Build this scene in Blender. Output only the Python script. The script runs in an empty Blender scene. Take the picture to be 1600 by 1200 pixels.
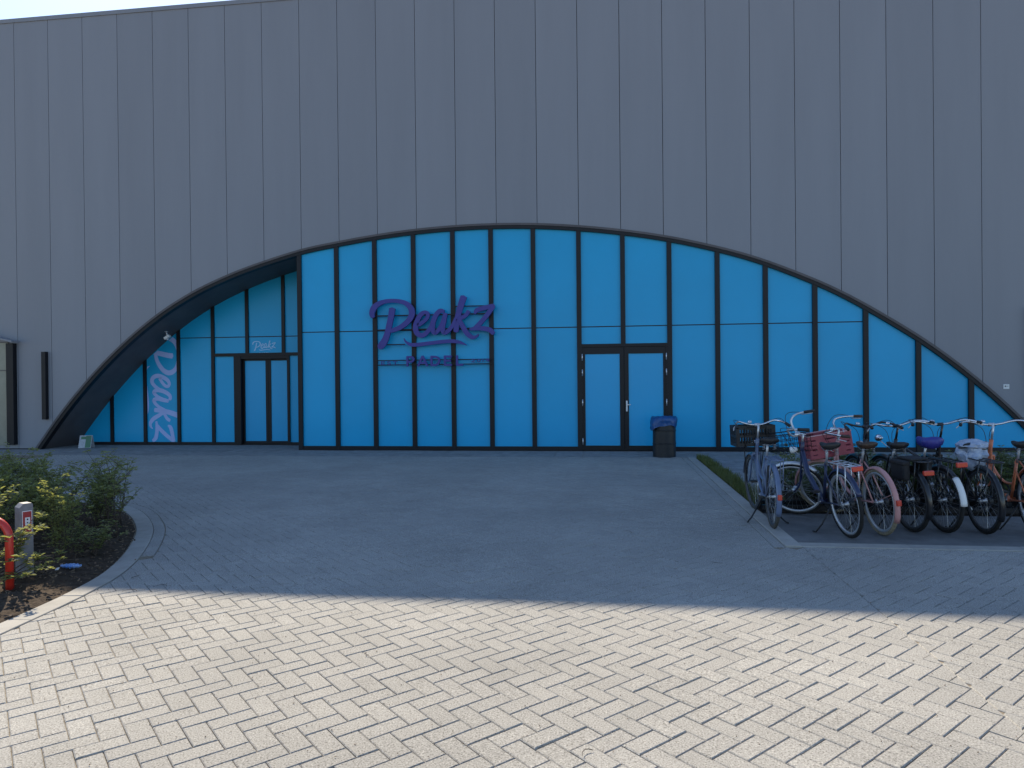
import bpy, bmesh, math, random
from mathutils import Vector, Matrix, noise
rnd = random.Random(7)
PI = math.pi
scene = bpy.context.scene
COL = scene.collection

# ---------------------------------------------------------------- camera
cam_d = bpy.data.cameras.new("camera")
cam = bpy.data.objects.new("camera", cam_d)
COL.objects.link(cam)
cam_d.sensor_width = 36.0
cam_d.lens = 1086.17 * 36.0 / 1600.0
cam_d.clip_start = 0.05
cam_d.clip_end = 2000
_r = Vector((0.9919, 0.1268, -0.0097)).normalized()
_f = Vector((-0.1269, 0.9919, -0.0053)).normalized()
_u = _r.cross(_f).normalized()
_r = _f.cross(_u).normalized()
M = Matrix.Identity(4)
for i in range(3):
    M[i][0] = _r[i]; M[i][1] = _u[i]; M[i][2] = -_f[i]
M[0][3], M[1][3], M[2][3] = 0.0, -15.89, 1.624
cam.matrix_world = M
scene.camera = cam

# ---------------------------------------------------------------- light
SUN_EL = math.radians(39.0)
SUN_AZ = math.radians(36.0)          # to the left of +Y, seen from above
world = bpy.data.worlds.new("World")
scene.world = world
world.use_nodes = True
wn = world.node_tree
wn.nodes.clear()
sky = wn.nodes.new("ShaderNodeTexSky")
sky.sky_type = 'NISHITA'
sky.sun_disc = False
sky.sun_elevation = SUN_EL
sky.sun_rotation = -SUN_AZ
sky.air_density = 0.95
sky.dust_density = 0.25
sky.ozone_density = 3.2
bg = wn.nodes.new("ShaderNodeBackground")
bg.inputs["Strength"].default_value = 0.118
wo = wn.nodes.new("ShaderNodeOutputWorld")
wn.links.new(sky.outputs[0], bg.inputs[0])
wn.links.new(bg.outputs[0], wo.inputs[0])

sun_d = bpy.data.lights.new("sun", 'SUN')
sun_d.energy = 4.0
sun_d.angle = math.radians(0.53)
sun_d.color = (1.0, 0.89, 0.70)
sun = bpy.data.objects.new("sun", sun_d)
COL.objects.link(sun)
sdir = Vector((-math.sin(SUN_AZ) * math.cos(SUN_EL), math.cos(SUN_AZ) * math.cos(SUN_EL), math.sin(SUN_EL)))
sun.rotation_euler = sdir.to_track_quat('Z', 'Y').to_euler()
sun.location = (0, 0, 30)

vs = scene.view_settings
vs.view_transform = 'Standard'
vs.look = 'None'
vs.exposure = 0.92
vs.gamma = 1.0
vs.use_curve_mapping = False

# ---------------------------------------------------------------- materials
def mat(name, col, rough=0.6, metal=0.0, spec=0.5, noise_amt=0.0, noise_scale=20.0, bump=0.0, bump_scale=60.0,
        objvar=0.0, attr=None, trans=0.0, coat=0.0, col2=None, stretch=None, gen=False):
    m = bpy.data.materials.new(name)
    m.use_nodes = True
    nt = m.node_tree
    b = nt.nodes["Principled BSDF"]
    b.inputs["Base Color"].default_value = (*col, 1)
    b.inputs["Roughness"].default_value = rough
    b.inputs["Metallic"].default_value = metal
    b.inputs["Specular IOR Level"].default_value = spec
    b.inputs["Coat Weight"].default_value = coat
    L = nt.links.new
    cur = None
    tc = nt.nodes.new("ShaderNodeTexCoord")
    geo = nt.nodes.new("ShaderNodeNewGeometry")
    vec = geo.outputs["Position"]
    if stretch:
        mp = nt.nodes.new("ShaderNodeMapping")
        mp.inputs["Scale"].default_value = stretch
        L(vec, mp.inputs[0]); vec = mp.outputs[0]
    if noise_amt > 0:
        n = nt.nodes.new("ShaderNodeTexNoise")
        n.inputs["Scale"].default_value = noise_scale
        n.inputs["Detail"].default_value = 6
        n.inputs["Roughness"].default_value = 0.65
        L(vec, n.inputs["Vector"])
        mr = nt.nodes.new("ShaderNodeMapRange")
        mr.inputs[1].default_value = 0.3; mr.inputs[2].default_value = 0.7
        L(n.outputs[0], mr.inputs[0])
        mx = nt.nodes.new("ShaderNodeMix"); mx.data_type = 'RGBA'
        c2 = col2 or tuple(c * (1 - noise_amt) for c in col)
        c1 = col if col2 else tuple(min(1, c * (1 + noise_amt * .5)) for c in col)
        mx.inputs[6].default_value = (*c1, 1); mx.inputs[7].default_value = (*c2, 1)
        L(mr.outputs[0], mx.inputs[0]); cur = mx.outputs[2]
    if objvar > 0 or attr:
        if attr:
            at = nt.nodes.new("ShaderNodeAttribute"); at.attribute_name = attr; src = at.outputs["Fac"]
        else:
            oi = nt.nodes.new("ShaderNodeObjectInfo"); src = oi.outputs["Random"]
        mr2 = nt.nodes.new("ShaderNodeMapRange")
        amt = objvar or 0.15
        mr2.inputs[3].default_value = 1 - amt; mr2.inputs[4].default_value = 1 + amt
        L(src, mr2.inputs[0])
        vm = nt.nodes.new("ShaderNodeVectorMath"); vm.operation = 'SCALE'
        if cur is None:
            rgb = nt.nodes.new("ShaderNodeRGB"); rgb.outputs[0].default_value = (*col, 1); cur = rgb.outputs[0]
        L(cur, vm.inputs[0]); L(mr2.outputs[0], vm.inputs["Scale"]); cur = vm.outputs[0]
    if cur is not None:
        L(cur, b.inputs["Base Color"])
    if bump > 0:
        n2 = nt.nodes.new("ShaderNodeTexNoise")
        n2.inputs["Scale"].default_value = bump_scale
        n2.inputs["Detail"].default_value = 4
        L(vec, n2.inputs["Vector"])
        bp = nt.nodes.new("ShaderNodeBump")
        bp.inputs["Strength"].default_value = bump
        bp.inputs["Distance"].default_value = 0.01
        L(n2.outputs[0], bp.inputs["Height"])
        L(bp.outputs[0], b.inputs["Normal"])
    if trans > 0:
        t = nt.nodes.new("ShaderNodeBsdfTranslucent")
        t.inputs[0].default_value = (min(1, col[0] * 2.6), min(1, col[1] * 2.3), col[2] * 1.2, 1)
        ms = nt.nodes.new("ShaderNodeMixShader"); ms.inputs[0].default_value = trans
        out = nt.nodes["Material Output"]
        L(b.outputs[0], ms.inputs[1]); L(t.outputs[0], ms.inputs[2]); L(ms.outputs[0], out.inputs[0])
    return m

PAVE = (0.362, 0.345, 0.318)
def paver_mat(name, attr=None):
    """grey-beige concrete with pale and dark aggregate grains"""
    m = mat(name, PAVE, 0.85, spec=0.25, noise_amt=0.10, noise_scale=1.1, objvar=0.045, attr=attr, bump=0.35, bump_scale=220)
    nt = m.node_tree; L = nt.links.new
    b = nt.nodes["Principled BSDF"]
    src = b.inputs["Base Color"].links[0].from_socket
    geo = nt.nodes.new("ShaderNodeNewGeometry")
    n = nt.nodes.new("ShaderNodeTexNoise"); n.inputs["Scale"].default_value = 130; n.inputs["Detail"].default_value = 3
    L(geo.outputs["Position"], n.inputs["Vector"])
    rp = nt.nodes.new("ShaderNodeValToRGB")
    e = rp.color_ramp.elements
    e[0].position = 0.32; e[0].color = (0.42, 0.40, 0.39, 1)
    e[1].position = 0.70; e[1].color = (1.6, 1.58, 1.52, 1)
    a = rp.color_ramp.elements.new(0.43); a.color = (0.93, 0.92, 0.90, 1)
    a = rp.color_ramp.elements.new(0.57); a.color = (1.06, 1.06, 1.05, 1)
    L(n.outputs[0], rp.inputs[0])
    mx = nt.nodes.new("ShaderNodeMix"); mx.data_type = 'RGBA'; mx.blend_type = 'MULTIPLY'; mx.inputs[0].default_value = 1
    L(src, mx.inputs[6]); L(rp.outputs[0], mx.inputs[7])
    # broad grime patches
    n3 = nt.nodes.new("ShaderNodeTexNoise"); n3.inputs["Scale"].default_value = 0.45; n3.inputs["Detail"].default_value = 5
    L(geo.outputs["Position"], n3.inputs["Vector"])
    mr = nt.nodes.new("ShaderNodeMapRange"); mr.inputs[1].default_value = .35; mr.inputs[2].default_value = .7
    mr.inputs[3].default_value = 1.06; mr.inputs[4].default_value = 0.86
    L(n3.outputs[0], mr.inputs[0])
    vm = nt.nodes.new("ShaderNodeVectorMath"); vm.operation = 'SCALE'
    # scattered small stains
    n4 = nt.nodes.new("ShaderNodeTexNoise"); n4.inputs["Scale"].default_value = 2.6; n4.inputs["Detail"].default_value = 7; n4.inputs["Roughness"].default_value = .7
    L(geo.outputs["Position"], n4.inputs["Vector"])
    mr4 = nt.nodes.new("ShaderNodeMapRange"); mr4.inputs[1].default_value = .60; mr4.inputs[2].default_value = .76
    mr4.inputs[3].default_value = 1.0; mr4.inputs[4].default_value = 0.80
    L(n4.outputs[0], mr4.inputs[0])
    mm = nt.nodes.new("ShaderNodeMath"); mm.operation = 'MULTIPLY'
    L(mr.outputs[0], mm.inputs[0]); L(mr4.outputs[0], mm.inputs[1])
    L(mx.outputs[2], vm.inputs[0]); L(mm.outputs[0], vm.inputs["Scale"])
    L(vm.outputs[0], b.inputs["Base Color"])
    return m

MT = {}
MT['rim_dark'] = mat("dull_rim", (0.10, 0.10, 0.105), 0.45, metal=0.5, noise_amt=0.3, noise_scale=25)
MT['brick'] = paver_mat("paver_concrete")
MT['brick_far'] = paver_mat("paver_concrete_mass", attr="tone")
MT['joint'] = mat("sandy_joint", (0.30, 0.25, 0.185), 0.95, spec=0.1, noise_amt=0.5, noise_scale=40, bump=0.6, bump_scale=150)
MT['kerb'] = mat("kerb_concrete", (0.40, 0.375, 0.335), 0.85, spec=0.25, noise_amt=0.16, noise_scale=6, objvar=0.06, bump=0.3, bump_scale=200)
MT['slab'] = mat("grey_slab", (0.30, 0.29, 0.275), 0.9, spec=0.2, noise_amt=0.3, noise_scale=5, objvar=0.07, bump=0.3, bump_scale=120)
MT['asphalt'] = mat("dark_asphalt", (0.20, 0.195, 0.19), 0.9, spec=0.25, noise_amt=0.3, noise_scale=3, bump=0.6, bump_scale=160)
MT['path'] = mat("grey_path_tile", (0.27, 0.27, 0.27), 0.85, spec=0.25, noise_amt=0.25, noise_scale=4, objvar=0.08, bump=0.3, bump_scale=120)
MT['soil'] = mat("bed_soil", (0.085, 0.062, 0.045), 0.95, spec=0.1, noise_amt=0.6, noise_scale=18, bump=1.0, bump_scale=60)
MT['mulch'] = mat("bark_chip", (0.16, 0.115, 0.08), 0.9, spec=0.1, attr="tone", objvar=0.6)
MT['panel'] = mat("grey_cladding", (0.25, 0.255, 0.28), 0.45, spec=0.4, noise_amt=0.055, noise_scale=1.6, objvar=0.03, bump=0.05, bump_scale=300, stretch=(1, 1, .10))
MT['dark'] = mat("dark_metal", (0.010, 0.010, 0.013), 0.45, spec=0.3, noise_amt=0.2, noise_scale=3)
MT['soffit'] = mat("dark_soffit_metal", (0.11, 0.098, 0.10), 0.55, spec=0.4, noise_amt=0.25, noise_scale=1.5)
MT['backing'] = mat("dark_backing", (0.02, 0.02, 0.022), 0.8)
MT['roofing'] = mat("grey_roofing", (0.15, 0.15, 0.15), 0.8, noise_amt=0.2, noise_scale=2)
MT['pane'] = mat("blue_film_glass", (0.012, 0.385, 0.69), 0.33, spec=0.3, noise_amt=0.06, noise_scale=0.7, objvar=0.03)
MT['doorpane'] = mat("blue_door_glass", (0.013, 0.38, 0.70), 0.30, spec=0.35, noise_amt=0.05, noise_scale=0.7)
MT['sign'] = mat("purple_blue_letter", (0.040, 0.037, 0.26), 0.42, spec=0.45, noise_amt=0.08, noise_scale=5)
MT['vinyl'] = mat("pale_vinyl", (0.42, 0.52, 0.86), 0.5, spec=0.35, noise_amt=0.05, noise_scale=5)
MT['vinyl_faint'] = mat("faint_vinyl", (0.38, 0.62, 0.85), 0.5, spec=0.35)
MT['vinyl_white'] = mat("white_vinyl", (0.45, 0.60, 0.78), 0.5, spec=0.35)
MT['white'] = mat("white_paint", (0.78, 0.78, 0.76), 0.45, noise_amt=0.06, noise_scale=9)
MT['board'] = mat("dull_white_board", (0.42, 0.43, 0.45), 0.5, noise_amt=0.3, noise_scale=14)
MT['steel'] = mat("bare_steel", (0.62, 0.62, 0.62), 0.28, metal=1.0, noise_amt=0.15, noise_scale=30)
MT['chrome'] = mat("chromed_tube", (0.75, 0.75, 0.76), 0.2, metal=1.0)
MT['alu'] = mat("silver_alloy", (0.62, 0.63, 0.65), 0.38, metal=0.7, noise_amt=0.12, noise_scale=25)
MT['rubber'] = mat("black_rubber", (0.022, 0.021, 0.02), 0.8, spec=0.3, noise_amt=0.4, noise_scale=40)
MT['tyre_grey'] = mat("worn_tyre", (0.10, 0.09, 0.075), 0.85, spec=0.25, noise_amt=0.4, noise_scale=40)
MT['tyre_tan'] = mat("dusty_tan_tyre", (0.30, 0.25, 0.17), 0.85, spec=0.25, noise_amt=0.4, noise_scale=30)
MT['plastic'] = mat("black_plastic", (0.02, 0.02, 0.021), 0.5, spec=0.45, noise_amt=0.3, noise_scale=15)
MT['leather'] = mat("brown_leather", (0.055, 0.032, 0.02), 0.5, noise_amt=0.4, noise_scale=30)
MT['grip_brown'] = mat("brown_grip", (0.06, 0.038, 0.028), 0.6, noise_amt=0.3, noise_scale=30)
MT['paint_black'] = mat("black_enamel", (0.015, 0.015, 0.017), 0.3, coat=0.3, noise_amt=0.4, noise_scale=10)
MT['paint_bluegrey'] = mat("blue_grey_enamel", (0.13, 0.17, 0.27), 0.3, coat=0.3, noise_amt=0.15, noise_scale=10)
MT['paint_navy'] = mat("navy_enamel", (0.022, 0.032, 0.085), 0.28, coat=0.3, noise_amt=0.2, noise_scale=10)
MT['paint_pink'] = mat("dusty_pink_enamel", (0.55, 0.27, 0.25), 0.4, coat=0.2, noise_amt=0.15, noise_scale=10)
MT['paint_orange'] = mat("orange_enamel", (0.66, 0.19, 0.085), 0.4, coat=0.2, noise_amt=0.2, noise_scale=10)
MT['crate_red'] = mat("pinkish_red_plastic", (0.42, 0.085, 0.105), 0.45, noise_amt=0.15, noise_scale=15)
MT['crate_edge'] = mat("pale_pink_edge", (0.62, 0.36, 0.38), 0.5)
MT['red_lens'] = mat("red_reflector", (0.60, 0.055, 0.03), 0.2, coat=0.6)
MT['clear_lens'] = mat("clear_lens", (0.75, 0.76, 0.78), 0.12, coat=0.8)
MT['saddle_purple'] = mat("purple_saddle_cover", (0.030, 0.034, 0.25), 0.45, noise_amt=0.25, noise_scale=40, bump=0.3, bump_scale=60)
MT['bag'] = mat("pale_plastic_bag", (0.52, 0.56, 0.62), 0.35, noise_amt=0.35, noise_scale=25, col2=(0.22, 0.30, 0.45), bump=0.6, bump_scale=30)
MT['bag_blue'] = mat("blue_bin_liner", (0.016, 0.085, 0.26), 0.3, spec=0.5, noise_amt=0.35, noise_scale=14, bump=0.8, bump_scale=25)
MT['pannier'] = mat("black_canvas", (0.018, 0.018, 0.02), 0.75, noise_amt=0.4, noise_scale=30, bump=0.4, bump_scale=90)
MT['red_paint'] = mat("red_enamel", (0.62, 0.035, 0.02), 0.35, coat=0.3, noise_amt=0.15, noise_scale=20)
MT['post'] = mat("grey_post", (0.22, 0.21, 0.215), 0.6, noise_amt=0.2, noise_scale=20)
MT['sign_red'] = mat("red_plate", (0.35, 0.02, 0.025), 0.4)
MT['stem'] = mat("twig_bark", (0.085, 0.062, 0.045), 0.85, noise_amt=0.4, noise_scale=40)
MT['leaf'] = mat("leaf_green", (0.165, 0.19, 0.085), 0.5, spec=0.4, attr="tone", objvar=0.45, trans=0.42)
MT['leaf_dark'] = mat("hedge_leaf", (0.11, 0.14, 0.065), 0.5, spec=0.4, attr="tone", objvar=0.45, trans=0.30)
MT['grass'] = mat("grass_blade", (0.12, 0.135, 0.05), 0.6, spec=0.3, attr="tone", objvar=0.5, trans=0.30)
MT['green_print'] = mat("green_print", (0.07, 0.17, 0.09), 0.5)
MT['litter_blue'] = mat("blue_wrapper", (0.06, 0.20, 0.60), 0.25, spec=0.6, noise_amt=0.5, noise_scale=30, col2=(0.35, 0.48, 0.70))
MT['olive_pane'] = mat("olive_window_glass", (0.27, 0.27, 0.215), 0.25, spec=0.5, noise_amt=0.25, noise_scale=1.2)  # window pane in one mottled olive tone
MT['barrel'] = mat("black_barrel_paint", (0.016, 0.016, 0.018), 0.42, noise_amt=0.4, noise_scale=9)

# ---------------------------------------------------------------- mesh helpers
class MB:
    def __init__(s):
        s.v = []; s.f = []; s.sm = []; s.tone = []
        s.x = None
    def add(s, vs_, fs, smooth=False, tone=None):
        b = len(s.v)
        if s.x is not None:
            vs_ = [s.x @ Vector(p) for p in vs_]
        s.v += [tuple(p) for p in vs_]
        for f in fs:
            s.f.append(tuple(i + b for i in f)); s.sm.append(smooth)
            s.tone.append(0.5 if tone is None else tone)
    def box(s, c, d, rot=None, tone=None):
        c = Vector(c); h = Vector(d) / 2
        P = []
        for sx, sy, sz in ((-1,-1,-1),(1,-1,-1),(1,1,-1),(-1,1,-1),(-1,-1,1),(1,-1,1),(1,1,1),(-1,1,1)):
            p = Vector((sx*h.x, sy*h.y, sz*h.z))
            if rot is not None: p = rot @ p
            P.append(c + p)
        s.add(P, [(0,3,2,1),(4,5,6,7),(0,1,5,4),(1,2,6,5),(2,3,7,6),(3,0,4,7)], False, tone)
    def bx(s, x0, x1, y0, y1, z0, z1):
        s.box(((x0+x1)/2, (y0+y1)/2, (z0+z1)/2), (abs(x1-x0), abs(y1-y0), abs(z1-z0)))
    def bbox(s, c, d, bev=0.01, rot=None):
        """bevelled box"""
        bm = bmesh.new()
        bmesh.ops.create_cube(bm, size=1)
        for v in bm.verts: v.co = Vector((v.co.x*d[0], v.co.y*d[1], v.co.z*d[2]))
        bmesh.ops.bevel(bm, geom=bm.edges[:], offset=bev, segments=2, profile=0.5, affect='EDGES')
        bm.verts.index_update()
        P = [v.co.copy() for v in bm.verts]
        if rot is not None: P = [rot @ p for p in P]
        s.add([p + Vector(c) for p in P], [tuple(v.index for v in f.verts) for f in bm.faces], False)
        bm.free()
    def tube(s, pts, r, n=8, closed=False, cap=True):
        pts = [Vector(p) for p in pts]
        N = len(pts)
        rr = r if isinstance(r, (list, tuple)) else [r]*N
        prof = lambda i: [(math.cos(2*PI*k/n)*rr[i], math.sin(2*PI*k/n)*rr[i]) for k in range(n)]
        s.sweep(pts, prof, closed, cap, None, True)
    def sweep(s, pts, prof, closed=False, cap=True, up=None, smooth=False):
        pts = [Vector(p) for p in pts]; N = len(pts)
        tang = []
        for i in range(N):
            a = pts[(i-1) % N] if (closed or i > 0) else pts[i]
            b = pts[(i+1) % N] if (closed or i < N-1) else pts[i]
            t = b - a
            tang.append(t.normalized() if t.length > 1e-9 else Vector((0,0,1)))
        if up is None:
            t0 = tang[0]
            ref = Vector((0,0,1)) if abs(t0.z) < .9 else Vector((1,0,0))
            nrm = (ref - t0*ref.dot(t0)).normalized()
        V = []; n = None
        for i in range(N):
            t = tang[i]
            if up is not None:
                nrm = (up - t*up.dot(t)).normalized()
            else:
                nrm = (nrm - t*nrm.dot(t))
                nrm = nrm.normalized() if nrm.length > 1e-6 else t.orthogonal().normalized()
            bi = t.cross(nrm)
            pr = prof(i); n = len(pr)
            for a, b in pr: V.append(pts[i] + nrm*a + bi*b)
        F = []
        R = N if closed else N-1
        for i in range(R):
            j = (i+1) % N
            for k in range(n):
                l = (k+1) % n
                F.append((i*n+k, i*n+l, j*n+l, j*n+k))
        if cap and not closed:
            F.append(tuple(reversed(range(n)))); F.append(tuple((N-1)*n+k for k in range(n)))
        s.add(V, F, smooth)
    def lathe(s, c, prof, n=24, axis='z', smooth=True):
        c = Vector(c); V = []; F = []
        for r, h in prof:
            for k in range(n):
                a = 2*PI*k/n
                if axis == 'z': V.append(c + Vector((r*math.cos(a), r*math.sin(a), h)))
                elif axis == 'y': V.append(c + Vector((r*math.cos(a), h, r*math.sin(a))))
                else: V.append(c + Vector((h, r*math.cos(a), r*math.sin(a))))
        m = len(prof)
        for i in range(m-1):
            for k in range(n):
                l = (k+1) % n
                F.append((i*n+k, i*n+l, (i+1)*n+l, (i+1)*n+k))
        s.add(V, F, smooth)
        if prof[0][0] > 1e-6: s.add(V[:n], [tuple(reversed(range(n)))])
        if prof[-1][0] > 1e-6: s.add(V[-n:], [tuple(range(n))])
    def prism(s, poly, y0, y1):
        """polygon in (x, z) extruded from y0 to y1 (y0 < y1: front is y0)"""
        n = len(poly)
        V = [(x, y0, z) for x, z in poly] + [(x, y1, z) for x, z in poly]
        F = [tuple(range(n)), tuple(reversed(range(n, 2*n)))]
        for k in range(n):
            l = (k+1) % n
            F.append((k, k+n, l+n, l))
        s.add(V, F)
    def slab(s, poly, z0, z1):
        """polygon in (x, y) extruded in z"""
        n = len(poly)
        V = [(x, y, z1) for x, y in poly] + [(x, y, z0) for x, y in poly]
        F = [tuple(range(n)), tuple(reversed(range(n, 2*n)))]
        for k in range(n):
            l = (k+1) % n
            F.append((k, k+n, l+n, l))
        s.add(V, F)
    def mesh(s, name, material):
        me = bpy.data.meshes.new(name)
        me.from_pydata(s.v, [], s.f)
        me.polygons.foreach_set("use_smooth", s.sm)
        if len(set(s.tone)) > 1:
            at = me.attributes.new("tone", 'FLOAT', 'FACE')
            at.data.foreach_set("value", s.tone)
        me.materials.append(material)
        me.update()
        return me
    def build(s, name, material, parent=None, fix=False):
        me = s.mesh(name, material)
        if fix:
            bm = bmesh.new(); bm.from_mesh(me)
            bmesh.ops.recalc_face_normals(bm, faces=bm.faces[:])
            bm.to_mesh(me); bm.free()
        o = bpy.data.objects.new(name, me)
        COL.objects.link(o)
        if parent is not None: o.parent = parent
        return o

def empty(name, loc=(0,0,0), rz=0.0, parent=None):
    o = bpy.data.objects.new(name, None)
    o.empty_display_size = 0.2
    COL.objects.link(o)
    o.location = loc; o.rotation_euler = (0, 0, rz)
    if parent is not None: o.parent = parent
    return o
def tag(o, label=None, cat=None, group=None, kind=None):
    if label: o['label'] = label
    if cat: o['category'] = cat
    if group: o['group'] = group
    if kind: o['kind'] = kind
    return o
def catmull(pts, n=8, closed=False):
    P = [tuple(p) for p in pts]; N = len(P); out = []
    R = N if closed else N-1
    for i in range(R):
        if closed: a, b, c, d = P[(i-1) % N], P[i], P[(i+1) % N], P[(i+2) % N]
        else: a, b, c, d = P[max(i-1, 0)], P[i], P[i+1], P[min(i+2, N-1)]
        for k in range(n):
            t = k/n
            out.append(tuple(.5*((2*q1) + (-q0+q2)*t + (2*q0-5*q1+4*q2-q3)*t*t + (-q0+3*q1-3*q2+q3)*t**3)
                             for q0, q1, q2, q3 in zip(a, b, c, d)))
    if not closed: out.append(P[-1])
    return out

# ================================================================ BUILDING
ARCH_PTS = [(-14.27,-.12),(-13.385,.999),(-12.494,1.953),(-11.617,2.737),(-10.753,3.368),(-9.903,3.85),(-9.065,4.21),
            (-8.239,4.49),(-7.099,4.80),(-6.14,4.965),(-5.195,5.095),(-4.264,5.185),(-3.332,5.235),(-2.399,5.245),
            (-1.45,5.212),(-.501,5.13),(.433,5.01),(1.381,4.845),(2.315,4.625),(3.261,4.345),(4.205,3.97),
            (5.148,3.52),(6.128,2.93),(7.091,2.265),(8.038,1.47),(8.809,.70),(9.50,-.12)]
ARCH = catmull(ARCH_PTS, 5)
def offset_curve(C, d):
    out = []
    for i in range(len(C)):
        a = C[max(i-1, 0)]; b = C[min(i+1, len(C)-1)]
        tx, tz = b[0]-a[0], b[1]-a[1]; l = math.hypot(tx, tz)
        out.append((C[i][0] + tz/l*d, C[i][1] - tx/l*d))   # inward (below the curve) for d > 0
    return out
ARCH_IN = offset_curve(ARCH, 0.125)
ARCH_GL = offset_curve(ARCH, 0.115)
def z_on(C, x):
    for i in range(len(C)-1):
        if C[i][0] <= x <= C[i+1][0]:
            t = (x-C[i][0])/max(1e-9, C[i+1][0]-C[i][0])
            return C[i][1]*(1-t)+C[i+1][1]*t
    return -1.0
def top_poly(C, x0, x1, zmax=None):
    """points along the curve between x0 and x1, left to right"""
    pts = [(x0, z_on(C, x0))] + [p for p in C if x0 < p[0] < x1] + [(x1, z_on(C, x1))]
    return pts
ROOF = 10.88
XL, XR = -20.3, 14.6
hall = empty("sports_hall", (0, 0, 0))
tag(hall, "large grey panel-clad hall with a wide blue glazed arch across its front", "building")

# cladding panels, each cut to the arch
X0 = -14.647
k0 = int(math.floor((XL - X0)/.945)); k1 = int(math.ceil((XR - X0)/.945))
for k in range(k0, k1):
    a = X0 + k*.945 + .006; b = X0 + (k+1)*.945 - .006
    m = MB()
    if b < ARCH[0][0] + .05 or a > ARCH[-1][0] - .05:
        low = [(a, 0.02), (b, 0.02)]
    else:
        pts = []
        n = 10
        for i in range(n+1):
            x = a + (b-a)*i/n
            z = z_on(ARCH, x) - .03 if ARCH[0][0] < x < ARCH[-1][0] else 0.02
            pts.append((x, max(.02, z)))
        low = pts
    m.prism(low + [(b, ROOF-.10), (a, ROOF-.10)], 0.0, 0.07)
    m.build("wall_panel", MT['panel'], hall, fix=True)
m = MB(); m.bx(XL-.1, XR+.1, -.02, .25, ROOF-.10, ROOF); m.build("roof_edge", MT['panel'], hall)
m = MB(); m.bx(XL-.1, XR+.1, .25, 24, ROOF-.2, ROOF-.03); m.build("roof", MT['roofing'], hall)
# dark structure behind the panels (with the arch left open)
m = MB()
nseg = 60
xs = [XL + (XR-XL)*i/nseg for i in range(nseg+1)]
xs = sorted(set(xs + [p[0] for p in ARCH[::2]]))
for i in range(len(xs)-1):
    a, b = xs[i], xs[i+1]; mid = (a+b)/2
    if ARCH[0][0] < mid < ARCH[-1][0]:
        za = max(0.0, z_on(ARCH, a)) if ARCH[0][0] < a < ARCH[-1][0] else 0.0
        zb = max(0.0, z_on(ARCH, b)) if ARCH[0][0] < b < ARCH[-1][0] else 0.0
    else: za = zb = 0.0
    m.add([(a,.075,za-.02),(b,.075,zb-.02),(b,.075,ROOF-.2),(a,.075,ROOF-.2)], [(0,1,2,3)])
m.build("wall_backing", MT['backing'], hall)
m = MB()
m.bx(XL, XL+.1, .08, 24, 0, ROOF-.2); m.bx(XR-.1, XR, .08, 24, 0, ROOF-.2); m.bx(XL, XR, 23.9, 24, 0, ROOF-.2)
m.build("side_wall", MT['panel'], hall)

# arch frame: front band, then deep soffit on the left
m = MB()
n = len(ARCH)
for i in range(n-1):
    a, b, c, d = ARCH[i], ARCH[i+1], ARCH_IN[i+1], ARCH_IN[i]
    V = [(a[0],-.045,a[1]),(b[0],-.045,b[1]),(c[0],-.045,c[1]),(d[0],-.045,d[1]),
         (a[0],.10,a[1]),(b[0],.10,b[1]),(c[0],.10,c[1]),(d[0],.10,d[1])]
    m.add(V, [(0,3,2,1),(0,1,5,4),(3,7,6,2)])
m.build("arch_frame", MT['dark'], hall, fix=True)
ARCH_LIP = offset_curve(ARCH, 0.05)
m = MB()
for i in range(n-1):
    a, b = ARCH[i], ARCH[i+1]; c, d = ARCH_LIP[i+1], ARCH_LIP[i]
    m.add([(a[0],-.06,a[1]),(b[0],-.06,b[1]),(c[0],-.06,c[1]),(d[0],-.06,d[1]),
           (a[0],-.045,a[1]),(b[0],-.045,b[1]),(c[0],-.045,c[1]),(d[0],-.045,d[1])], [(0,3,2,1),(0,1,5,4),(3,7,6,2)])
m.build("arch_lip", MT['soffit'], hall, fix=True)
XJ = -7.155     # where the recess ends
YR = 1.20
m = MB()
for i in range(n-1):
    if ARCH_IN[i][0] < XJ:
        a, b = ARCH_IN[i], ARCH_IN[i+1]
        m.add([(a[0],.10,a[1]),(b[0],.10,b[1]),(b[0],1.6,b[1]),(a[0],1.6,a[1])], [(0,1,2,3)])
m.build("soffit", MT['soffit'], hall)
m = MB(); m.bx(XJ-.03, XJ+.015, .02, 1.4, 0, 4.75); m.build("recess_jamb", MT['soffit'], hall)
# near-black sheet standing in for the unlit interior behind the glazing
m = MB(); m.bx(-14.4, 9.6, 1.75, 1.8, 0, 5.4); m.build("interior_dark_sheet", MT['backing'], hall)

ZT = 2.822
FM = [-7.141,-6.214,-5.277,-4.337,-3.396,-2.498,-1.517,-.479,.507,1.534,2.578,3.604,4.640,5.685,6.750,7.797]
def pane(poly, y0, y1, mtl, name="glass_panel", parent=hall):
    m = MB(); m.prism(poly, y0, y1); return m.build(name, mtl, parent, fix=True)
def clip_top(x0, x1, zb, zt=None):
    """column polygon between x0,x1, from zb up to the arch (or zt); None when empty"""
    n = 8; top = []
    for i in range(n+1):
        x = x0 + (x1-x0)*i/n
        z = z_on(ARCH_GL, x)
        if zt is not None: z = min(z, zt)
        top.append((x, z))
    if max(z for _, z in top) <= zb + .02: return None
    # drop the part below zb
    out = []
    for i, (x, z) in enumerate(top):
        if z >= zb: out.append((x, z))
        else:
            for j in (i-1, i+1):
                if 0 <= j <= n and top[j][1] > zb:
                    t = (zb - z)/(top[j][1]-z); out.append((x + (top[j][0]-x)*t, zb + .001))
    out.sort()
    xa, xb = out[0][0], out[-1][0]
    return [(xa, zb), (xb, zb)] + list(reversed(out))
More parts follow.
